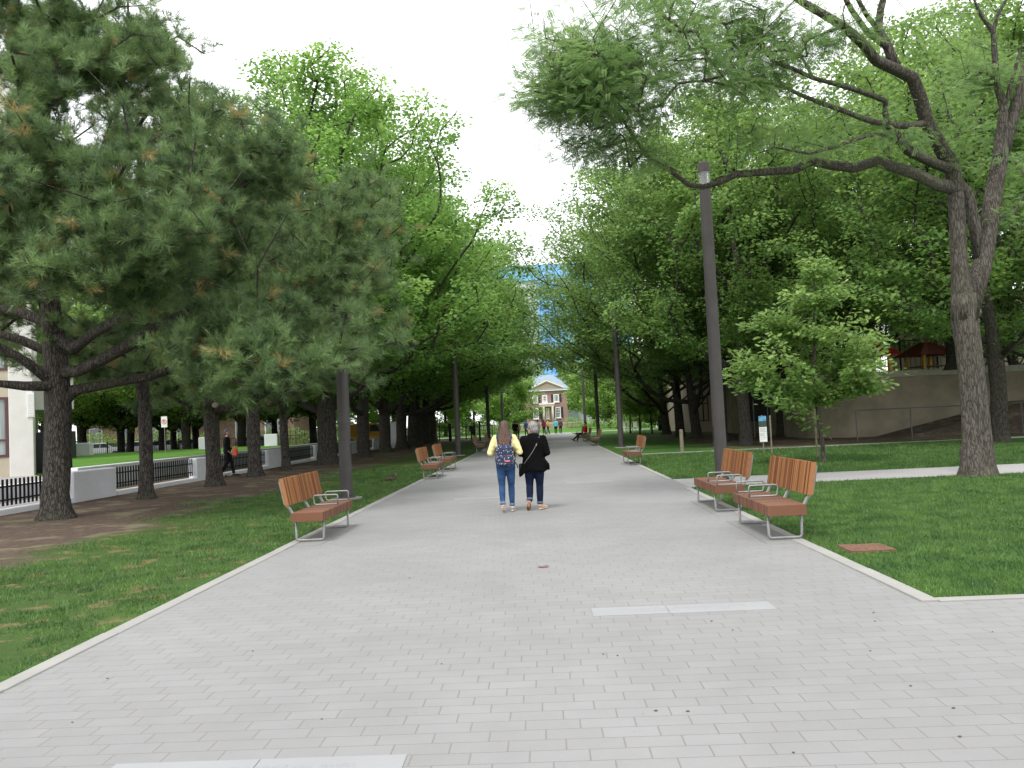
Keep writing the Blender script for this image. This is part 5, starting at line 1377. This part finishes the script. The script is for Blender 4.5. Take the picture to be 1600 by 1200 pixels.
# ---- younger woman with long hair
def woman_long_hair():
    sk = dict(pelvis=(0, 0, .90), waist=(0, 0, 1.06), chest=(0, 0, 1.25), neck=(0, .01, 1.42), head=(0, .03, 1.545),
              sh_l=(-.165, 0, 1.345), el_l=(-.27, -.05, 1.085), wr_l=(-.19, .15, 1.12), hd_l=(-.12, .20, 1.16),
              sh_r=(.165, 0, 1.345), el_r=(.27, -.05, 1.085), wr_r=(.19, .15, 1.12), hd_r=(.12, .20, 1.16),
              hip_l=(-.085, 0, .86), kn_l=(-.085, .02, .47), an_l=(-.075, -.14, .135), hl_l=(-.075, -.185, .105), to_l=(-.07, -.09, -.005+.03),
              hip_r=(.085, 0, .86), kn_r=(.085, .06, .46), an_r=(.085, .06, .09), hl_r=(.085, .03, .012), to_r=(.10, .21, .012))
    loc = (-.73, 15.2, .012)
    t, J, _ = walker('person', 'person with long brown hair, pale yellow top and blue jeans walking away down the path', loc, 0, sk, None)
    V = Vector
    # sweater
    b = MB()
    b.ellrings([(0, 0, .84, .150, .115), (0, 0, .87, .178, .135), (0, 0, .96, .172, .13), (0, 0, 1.08, .16, .122), (0, 0, 1.25, .188, .13), (0, 0, 1.34, .185, .115), (0, .005, 1.40, .125, .085), (0, .008, 1.435, .075, .065)], 22)
    for s, sg in (('l', -1), ('r', 1)):
        sh, el, wr = J['sh_'+s], J['el_'+s], J['wr_'+s]
        limb(b, [sh, sh.lerp(el, .5)+V((sg*.005, 0, 0)), el, el.lerp(wr, .5), wr], [.066, .064, .060, .056, .040])
    sw = remesh(b, .010, 3, 'sweater')
    n3 = np.zeros(len(sw.vertices)*3); sw.vertices.foreach_get('co', n3); n3 = n3.reshape(-1, 3)
    fold = .006*np.sin(n3[:, 2]*70+n3[:, 0]*25)*np.clip(abs(n3[:, 0])*5-.5, 0, 1)+.004*np.sin(n3[:, 2]*33+n3[:, 0]*14)
    n3[:, 1] += fold; n3[:, 0] *= 1+fold*.8; sw.vertices.foreach_set('co', n3.ravel())
    link('sweater', sw, cloth('pale_yellow_knit', (.66, .60, .30), .08), t)
    # jeans
    b = MB()
    b.ellrings([(0, 0, .76, .14, .105), (0, -.005, .82, .176, .132), (0, -.008, .90, .182, .138), (0, 0, .965, .158, .12)], 22)
    for s in 'lr':
        hp, kn, an = J['hip_'+s], J['kn_'+s], J['an_'+s]
        limb(b, [hp+V((0, 0, -.02)), hp.lerp(kn, .5), kn, kn.lerp(an, .35)+V((0, -.012, 0)), kn.lerp(an, .75), an+V((0, 0, .02))], [.094, .080, .060, .059, .047, .042])
    jm = remesh(b, .010, 2, 'jeans'); link('jeans', jm, DENIM, t)
    for s in 'lr':
        kn, an = J['kn_'+s], J['an_'+s]; d = (an-kn).normalized()
        MB().tube([an+V((0, 0, .03))-d*.03, an+V((0, 0, .03))+d*.012], [.049, .049], 16).build('jeans_cuff', cloth('faded_cuff', (.13, .18, .26)), t, True)
    sm = simple('pale_pink_canvas', (.56, .46, .43), .8); so_ = simple('pale_sole', (.62, .56, .52), .8)
    for s in 'lr':
        o, sl = shoe('shoe', J['hl_'+s], J['to_'+s], sm, t); sl.build('sole', so_, o, True)
    # hair: long, to mid back
    b = MB()
    b.ellrings([(0, -.115, 1.05, .03, .012), (0, -.118, 1.12, .085, .025), (0, -.11, 1.22, .118, .045), (0, -.095, 1.32, .125, .058), (0, -.06, 1.42, .115, .075), (0, -.015, 1.50, .103, .10), (0, .005, 1.57, .100, .108), (0, .012, 1.62, .085, .095), (0, .015, 1.655, .05, .06), (0, .015, 1.665, .02, .02)], 26)
    hm = remesh(b, .009, 3, 'hair')
    n3 = np.zeros(len(hm.vertices)*3); hm.vertices.foreach_get('co', n3); n3 = n3.reshape(-1, 3)
    n3[:, 1] += .005*np.sin(n3[:, 0]*150+np.sin(n3[:, 2]*14)*2)*np.clip((1.62-n3[:, 2])*4, 0, 1); n3[:, 0] += .006*np.sin(n3[:, 2]*22+n3[:, 0]*20)*np.clip((1.45-n3[:, 2])*4, 0, 1)
    hm.vertices.foreach_set('co', n3.ravel())
    g = G('long_brown_hair'); v = g.scalev(g.obj(), (60, 60, 3)); gr = g.noise(1, 4, v, .7); z = g.sep(g.obj())[2]
    c1 = g.ramp(gr, .3, .7, (.032, .018, .013), (.10, .055, .034)); c2 = g.ramp(gr, .3, .7, (.085, .038, .020), (.21, .11, .062))
    g.col(g.mix(g.sstep(z, 1.45, 1.15), c1, c2)); g.bump(gr, .4, .01)
    hmat = g.fin(.5, 0, .4); link('hair', hm, hmat, t)
    # small half-up tie seen as reddish tuft
    # backpack: a thing of its own, worn on the back
    bp_ = thing('backpack', 'navy backpack with small white flecks worn by the long-haired person', 'backpack', loc)
    b = MB(); b.box(-.165, .165, -.285, -.13, .84, 1.23, .055)
    me = remesh(b, .011, 5, 'bag_body')
    g = G('navy_flecked_fabric'); vo = g.n('ShaderNodeTexVoronoi'); vo.inputs['Scale'].default_value = 38; g.l(g.scalev(g.obj(), (1.5, 1, .75)), vo.inputs['Vector'])
    wn = g.n('ShaderNodeTexWhiteNoise', noise_dimensions='3D'); g.l(vo.outputs['Position'], wn.inputs['Vector'])
    fl = g.math('MULTIPLY', g.math('SUBTRACT', 1.0, g.sstep(vo.outputs['Distance'], .20, .30)), g.sstep(wn.outputs['Value'], .25, .3))
    g.col(g.mix(fl, (.018, .024, .060), (.62, .64, .68))); bm = g.fin(.85); link('bag_body', me, bm, bp_)
    MB().box(-.145, .145, -.305, -.27, .865, 1.04, .02).build('front_pocket', bm, bp_)
    MB().box(.0, .095, -.309, -.304, .925, .952, .003).build('label_patch', simple('coral_label', (.58, .16, .11)), bp_)
    for sg in (-1, 1):
        MB().tube([(sg*.10, -.15, 1.20), (sg*.125, -.09, 1.37), (sg*.125, 0, 1.425), (sg*.13, .10, 1.37), (sg*.15, .148, 1.22), (sg*.165, .12, 1.05), (sg*.17, -.02, .95), (sg*.15, -.15, .90)], (.022, .007), 8).build('shoulder_strap', bm, bp_, True)
    MB().tube([(.17, -.17, .92), (.215, -.17, .86), (.225, -.165, .80)], (.010, .004), 6).build('loose_strap', M['black'], bp_)
    MB().tube([(-.04, -.19, 1.225), (-.03, -.19, 1.25), (.03, -.19, 1.25), (.04, -.19, 1.225)], .008, 6).build('grab_handle', bm, bp_)
woman_long_hair()
# ---- older woman in black
def woman_in_black():
    sk = dict(pelvis=(0, 0, .88), waist=(.005, 0, 1.03), chest=(.01, 0, 1.22), neck=(.005, .01, 1.385), head=(-.005, .035, 1.50), yaw=(1.25,),
              sh_l=(-.175, 0, 1.305), el_l=(-.235, -.06, 1.04), wr_l=(-.13, .14, .99), hd_l=(-.05, .19, 1.0),
              sh_r=(.185, 0, 1.305), el_r=(.255, -.05, 1.04), wr_r=(.16, .15, .99), hd_r=(.07, .20, 1.0),
              hip_l=(-.09, 0, .84), kn_l=(-.10, .03, .45), an_l=(-.11, -.12, .16), hl_l=(-.115, -.17, .145), to_l=(-.14, -.09, .02),
              hip_r=(.09, 0, .84), kn_r=(.085, .03, .45), an_r=(.075, .02, .085), hl_r=(.07, -.01, .012), to_r=(.19, .17, .012))
    loc = (-.21, 15.35, .012)
    t, J, _ = walker('person', 'person with short grey hair, loose black jacket and dark jeans walking away', loc, 0, sk, None)
    V = Vector
    b = MB()
    b.ellrings([(-.01, -.01, .71, .245, .175), (0, -.01, .74, .25, .18), (0, -.005, .84, .232, .17), (0, 0, .96, .205, .15), (.005, 0, 1.08, .193, .14), (.01, 0, 1.22, .205, .14), (.01, 0, 1.31, .195, .12), (.008, .005, 1.365, .13, .09), (.005, .008, 1.41, .07, .065)], 26)
    for s, sg in (('l', -1), ('r', 1)):
        sh, el, wr = J['sh_'+s], J['el_'+s], J['wr_'+s]
        limb(b, [sh, sh.lerp(el, .5), el, el.lerp(wr, .5), wr.lerp(J['hd_'+s], -.1)], [.068, .064, .058, .056, .047])
    # hem points
    b.tube([(-.14, -.06, .86), (-.24, -.09, .70), (-.265, -.10, .64)], [(.07, .07), (.05, .05), (.012, .012)], 12)
    b.tube([(.15, -.05, .90), (.245, -.07, .80), (.285, -.08, .73)], [(.07, .07), (.055, .055), (.015, .015)], 12)
    sw = remesh(b, .010, 3, 'jacket')
    n3 = np.zeros(len(sw.vertices)*3); sw.vertices.foreach_get('co', n3); n3 = n3.reshape(-1, 3)
    an = np.arctan2(n3[:, 1], n3[:, 0]); k = np.clip((1.05-n3[:, 2])*3, 0, 1)*.016*np.sin(an*9+1)
    n3[:, 0] *= 1+k*2.2; n3[:, 1] *= 1+k*3; n3[:, 2] += .02*np.sin(an*3+.6)*np.clip((.85-n3[:, 2])*6, 0, 1)
    sw.vertices.foreach_set('co', n3.ravel())
    link('jacket', sw, cloth('black_knit', (.003, .003, .0035), .3), t)
    b = MB(); b.ellrings([(0, 0, .70, .14, .105), (0, -.005, .80, .18, .135), (0, -.005, .90, .185, .135), (0, 0, .95, .165, .12)], 22)
    for s in 'lr':
        hp, kn, an = J['hip_'+s], J['kn_'+s], J['an_'+s]
        limb(b, [hp+V((0, 0, -.02)), hp.lerp(kn, .5), kn, kn.lerp(an, .4)+V((0, -.012, 0)), kn.lerp(an, .8), an+V((0, 0, .03))], [.104, .090, .068, .066, .055, .050])
    link('jeans', remesh(b, .010, 2, 'jeans'), NAVY, t)
    for s in 'lr':
        kn, an = J['kn_'+s], J['an_'+s]; d = (an-kn).normalized()
        MB().tube([an+V((0, 0, .04))-d*.025, an+V((0, 0, .04))+d*.015], [.058, .058], 16).build('jeans_cuff', cloth('grey_blue_cuff', (.09, .12, .17)), t, True)
    sm = simple('tan_leather_shoe', (.50, .33, .22), .55)
    for s in 'lr':
        o, sl = shoe('shoe', J['hl_'+s], J['to_'+s], sm, t); sl.build('sole', simple('brown_rubber_sole', (.22, .10, .055), .8) if s == 'l' else simple('cream_sole', (.6, .52, .42), .8), o, True)
    # bob of grey hair, head turned left
    c = J['head']; b = MB()
    b.ball((c.x+.015, c.y-.015, c.z+.035), (.098, .100, .098), 20, 14)
    b.ball((c.x+.035, c.y-.03, c.z-.025), (.092, .085, .085), 18, 12)
    b.ball((c.x+.05, c.y-.01, c.z-.06), (.075, .075, .06), 16, 10)
    hm = remesh(b, .008, 3, 'hair')
    n3 = np.zeros(len(hm.vertices)*3); hm.vertices.foreach_get('co', n3); n3 = n3.reshape(-1, 3)
    n3 += (.005*np.sin(n3[:, :1]*130+n3[:, 2:3]*40))*np.array([[1, .5, .4]]); hm.vertices.foreach_set('co', n3.ravel())
    g = G('short_grey_hair'); gr = g.noise(1, 5, g.scalev(g.obj(), (70, 70, 14)), .7); g.col(g.ramp(gr, .3, .7, (.085, .08, .08), (.33, .315, .30))); g.bump(gr, .5, .01)
    link('hair', hm, g.fin(.6), t)
    # shoulder bag
    bg_ = thing('shoulder_bag', 'small dark bag on a thin grey strap crossing the back of the black jacket', 'bag', loc)
    st = [(.115, .06, 1.37), (.13, .0, 1.385), (.115, -.085, 1.33), (.06, -.140, 1.20), (-.01, -.152, 1.08), (-.10, -.155, .96), (-.18, -.12, .86), (-.225, -.02, .80)]
    MB().tube(st, (.006, .003), 8).build('strap', simple('grey_strap', (.13, .13, .13)), bg_, True)
    MB().box(.05, .068, -.158, -.146, 1.175, 1.21, .003).build('buckle', M['steel'], bg_)
    b = MB(); b.box(-.285, -.215, -.09, .12, .70, .86, .02); b.build('pouch', M['black'], bg_)
woman_in_black()

# ---- distant walkers
def far_person(loc, rz, label, top, pants, hair, pose='walk', h=1.7, stride=.16, group='people at the far end of the path', long_hair=False, bagc=None):
    s = h/1.7
    t = thing('person', label, 'person', loc, rz, group); t.scale = (s, s, s)
    V = Vector; b = MB(); b2 = MB(); b3 = MB()
    if pose == 'walk': L_ = [((-.09, 0, .88), (-.09, stride*.7, .48), (-.08, stride, .09), (-.08, stride+.17, .03)), ((.09, 0, .88), (.09, 0, .48), (.08, -stride, .12), (.08, -stride+.13, .02))]
    elif pose == 'stand': L_ = [((-.09, 0, .88), (-.10, 0, .48), (-.10, 0, .08), (-.10, .16, .03)), ((.09, 0, .88), (.10, 0, .48), (.10, 0, .08), (.10, .16, .03))]
    else: L_ = [((-.09, 0, .52), (-.12, .44, .55), (-.12, .62, .10), (-.12, .80, .06)), ((.09, 0, .52), (.10, .44, .52), (.12, .86, .14), (.13, 1.0, .20))]
    dz = 0 if pose != 'sit' else -.36
    def ring(e): return [(0, 0, .84+dz, .14+e, .10+e), (0, 0, .92+dz, .165+e, .115+e), (0, 0, 1.08+dz, .135+e, .10+e), (0, .0, 1.28+dz, .17+e, .115+e), (0, 0, 1.40+dz, .15+e, .09+e), (0, 0, 1.46+dz, .06+e*.5, .055+e*.5)]
    b.ellrings(ring(0), 16); b.tube([(0, 0, 1.42+dz), (0, .015, 1.55+dz)], .05, 10)
    f, r = head(b, (0, .02, 1.60+dz), 1.0, 0)
    arms = [((-.18, 0, 1.38+dz), (-.25, -.03, 1.12+dz), (-.20, .14, .97+dz)), ((.18, 0, 1.38+dz), (.25, -.04, 1.12+dz), (.22, .08, .92+dz))]
    if pose == 'sit': arms = [((-.18, 0, 1.38+dz), (-.24, .05, 1.12+dz), (-.10, .28, 1.0+dz)), ((.18, 0, 1.38+dz), (.24, .05, 1.12+dz), (.10, .30, 1.0+dz))]
    for i, (a, c, d) in enumerate(arms):
        limb(b, [V(a), V(c), V(d)], [.045, .036, .026], 10); hand(b, d, V(d)-V(c)+V((0, .1, 0)), 1 if i == 0 else -1)
        limb(b2, [V(a), V(c), V(c).lerp(V(d), .85)], [.062, .052, .042], 10)
    for hp, kn, an, to in L_:
        limb(b, [V(hp), V(kn), V(an)], [.075, .05, .036], 10); limb(b3, [V(hp), V(hp).lerp(V(kn), .5), V(kn), V(an)+V((0, 0, .03))], [.092, .085, .066, .055], 10)
        b.tube([an, V(an)+V((0, 0, -.03)), to], [.034, .036, .028], 8)
    b2.ellrings(ring(.022), 16); b3.ellrings([(0, 0, .80+dz, .15, .115), (0, 0, .90+dz, .182, .132), (0, 0, 1.0+dz, .155, .12)], 16)
    link('body', remesh(b, .018, 2, 'body'), SKIN, t); eyes((0, .02, 1.60+dz), 1.0, f, r, t)
    link('top', remesh(b2, .02, 2, 'top'), top, t); link('trousers', remesh(b3, .02, 2, 'trousers'), pants, t)
    hb = MB(); hb.ball((0, -.005, 1.655+dz), (.088, .10, .082), 14, 10); hb.ball((0, -.045, 1.60+dz), (.08, .07, .09), 12, 8)
    if long_hair: hb.tube([(0, -.06, 1.6+dz), (0, -.10, 1.42+dz), (0, -.11, 1.25+dz)], [(.085, .05), (.09, .035), (.05, .015)], 12)
    link('hair', remesh(hb, .015, 2, 'hair'), hair, t)
    for hp, kn, an, to in L_:
        sb = MB(); a = V(an)+V((0, -.03, -.055)); sb.tube([a+V((0, -.02, 0)), a+V((0, .03, .005)), V(to)+V((0, .02, 0)), V(to)+V((0, .06, -.005))], [(.03, .03), (.042, .04), (.045, .03), (.02, .015)], 10); sb.build('shoe', M['black'], t, True)
    return t
c_ = {k: cloth(k, v) for k, v in dict(black_cloth=(.014, .014, .016), red_shirt=(.42, .015, .03), dark_red_top=(.16, .03, .045), yellow_top=(.62, .36, .06), turquoise_jacket=(.12, .52, .58), brown_coat=(.10, .065, .055), pale_top=(.62, .56, .58), blue_top=(.12, .25, .48), lime_top=(.50, .55, .15), grey_cloth=(.10, .10, .115), khaki_shorts=(.20, .14, .10), green_grey=(.06, .075, .06)).items()}
HB = simple('dark_brown_hair', (.035, .022, .015), .7); HG = simple('light_hair', (.30, .22, .14), .7); HR = simple('reddish_hair', (.25, .09, .04), .7); CAPG = cloth('grey_knit_cap', (.12, .12, .145)); CAPB = cloth('blue_cap', (.10, .22, .45)); TEAL = cloth('turquoise_hood', (.16, .50, .52))
GZ = .012
def fl(px, Y): return (at(px, 680, Y).x, Y, GZ)
far_person(fl(805.5, 68), R(8), 'person in black with bare legs walking away, just right of the long-haired head', c_['black_cloth'], c_['khaki_shorts'], HR)
far_person(fl(809, 72), R(-5), 'person in lime yellow top mostly hidden behind the black-clad walker', c_['lime_top'], c_['grey_cloth'], HG)
far_person(fl(823, 84), R(20), 'person in blue cap and pale blue top behind the grey-haired head', c_['blue_top'], c_['grey_cloth'], CAPB)
far_person(fl(841, 88), R(-20), 'person in pale pink top at the right of the grey-haired head', c_['pale_top'], c_['grey_cloth'], HB)
far_person(fl(850.5, 95), R(5), 'person with long dark hair in dark red top beside the bicycle', c_['dark_red_top'], c_['black_cloth'], HB, long_hair=True)
far_person(fl(857, 97), R(80), 'person in yellow top holding the bicycle', c_['yellow_top'], c_['black_cloth'], HB)
far_person(fl(869, 96), R(0), 'person in turquoise jacket walking away toward the house', c_['turquoise_jacket'], c_['black_cloth'], TEAL)
far_person(fl(876.5, 97), R(0), 'person in brown coat and black trousers at the right of the far group', c_['brown_coat'], c_['black_cloth'], HB)
far_person((3.02, 60.2, .0), R(90), 'seated person in red shirt and black trousers, legs crossed out over the path', c_['red_shirt'], c_['black_cloth'], HB, 'sit', 1.75, group='people sitting by the path')
far_person((at(1001, 668, 96).x, 96, 0), R(60), 'distant person in black beyond the lawn, right of the second right lamp post', c_['black_cloth'], c_['black_cloth'], HB, 'stand')
far_person((at(1026, 668, 100).x, 100, 0), R(100), 'distant person in orange red top next to the dark maple trunks', cloth('orange_top', (.55, .14, .06)), c_['pale_top'], HB, 'stand')
far_person((at(738.5, 690, 78).x, 78, 0), R(170), 'distant person in dark green beside the two black posts', c_['green_grey'], c_['green_grey'], HB, 'stand')
p = at(356, 742, 33.2)
far_person((p.x, 33.2, 0), R(-80), 'person in bulky dark clothes and grey knit cap walking past the third pine', c_['black_cloth'], c_['black_cloth'], CAPG, 'walk', 1.86, .2, 'people walking behind the pines')
t = thing('red_bag', 'small red bag with a yellow bunch sticking out, carried behind the third pine', 'bag', (p.x+.40, 33.0, .80))
b = MB(); b.box(-.10, .10, -.07, .07, 0, .30, .03); b.build('bag', simple('coral_red_bag', (.55, .08, .05)), t)
b = MB(); b.tube([(-.06, 0, .29), (-.04, 0, .46), (.04, 0, .46), (.06, 0, .29)], .008, 6); b.build('handle', M['black'], t)
b = MB()
for k in range(5): b.ball((-.06+.03*k, rnd.uniform(-.03, .03), .36+rnd.uniform(-.03, .05)), (.03, .03, .03), 8, 6)
b.build('yellow_flowers', M['yellow'], t)
# ---- bicycle by the far group
def bicycle(loc, rz, label):
    t = thing('bicycle', label, 'bicycle', loc, rz)
    for y in (-.52, .52):
        ring = [(0, y+.33*math.cos(2*PI*k/24), .34+.33*math.sin(2*PI*k/24)) for k in range(25)]
        wh = MB().tube(ring, .018, 6, False).build('wheel', M['rubber'], t)
        b = MB()
        for k in range(10): b.tube([(0, y, .34), (0, y+.32*math.cos(PI*k/5), .34+.32*math.sin(PI*k/5))], .003, 3)
        b.build('spokes', M['steel'], wh)
    b = MB(); fr = [((0, -.52, .34), (0, -.08, .30)), ((0, -.08, .30), (0, -.18, .85)), ((0, -.52, .34), (0, -.17, .78)), ((0, -.17, .78), (0, .34, .84)), ((0, -.08, .30), (0, .36, .78)), ((0, .33, .90), (0, .52, .34))]
    for a, c in fr: b.tube([a, c], .018, 8)
    b.build('frame', simple('pale_bicycle_paint', (.45, .48, .50), .4), t)
    MB().tube([(-.28, .26, 1.0), (-.2, .34, .98), (0, .34, .97), (.2, .34, .98), (.28, .26, 1.0)], .013, 8).build('handlebar', M['black'], t)
    MB().tube([(0, -.32, .90), (0, -.18, .91), (0, -.06, .90)], [(.08, .03), (.06, .03), (.02, .02)], 10).build('saddle', M['black'], t)
bicycle(fl(854, 96), R(15), 'pale bicycle held by the people in dark red and yellow at the far end')
# ---- pale statues / café chairs on the far right lawn
for i, (px, Yd, lb) in enumerate(((977, 88, 'white garden chair left of the thin young trees'), (985, 90, 'white garden chair beside the first thin young tree'), (994, 92, 'white garden chair near the distant person in black'))):
    p = at(px, 672, Yd)
    if i == 0:
        ch = thing('garden_chair', lb, 'chair', (p.x, Yd, 0), .5, 'white garden chairs on the far lawn')
        MB().box(-.25, .25, -.25, .25, .40, .45, .02).build('seat', M['white_paint'], ch)
        b = MB()
        for k in range(5): b.box(-.24+.1*k, -.18+.1*k, .22, .25, .46, 1.0)
        b.box(-.25, .25, .215, .255, .98, 1.05); b.build('backrest', M['white_paint'], ch)
        for sx in (-1, 1):
            for sy in (-1, 1): MB().box(sx*.22-.025, sx*.22+.025, sy*.22-.025, sy*.22+.025, 0, .40).build('leg', M['white_paint'], ch)
    else: dup(ch, (p.x, Yd, 0), 1.3*i, lb)
print('OBJECTS', len(bpy.data.objects), 'TRIS', sum(len(m.polygons) for m in bpy.data.meshes))
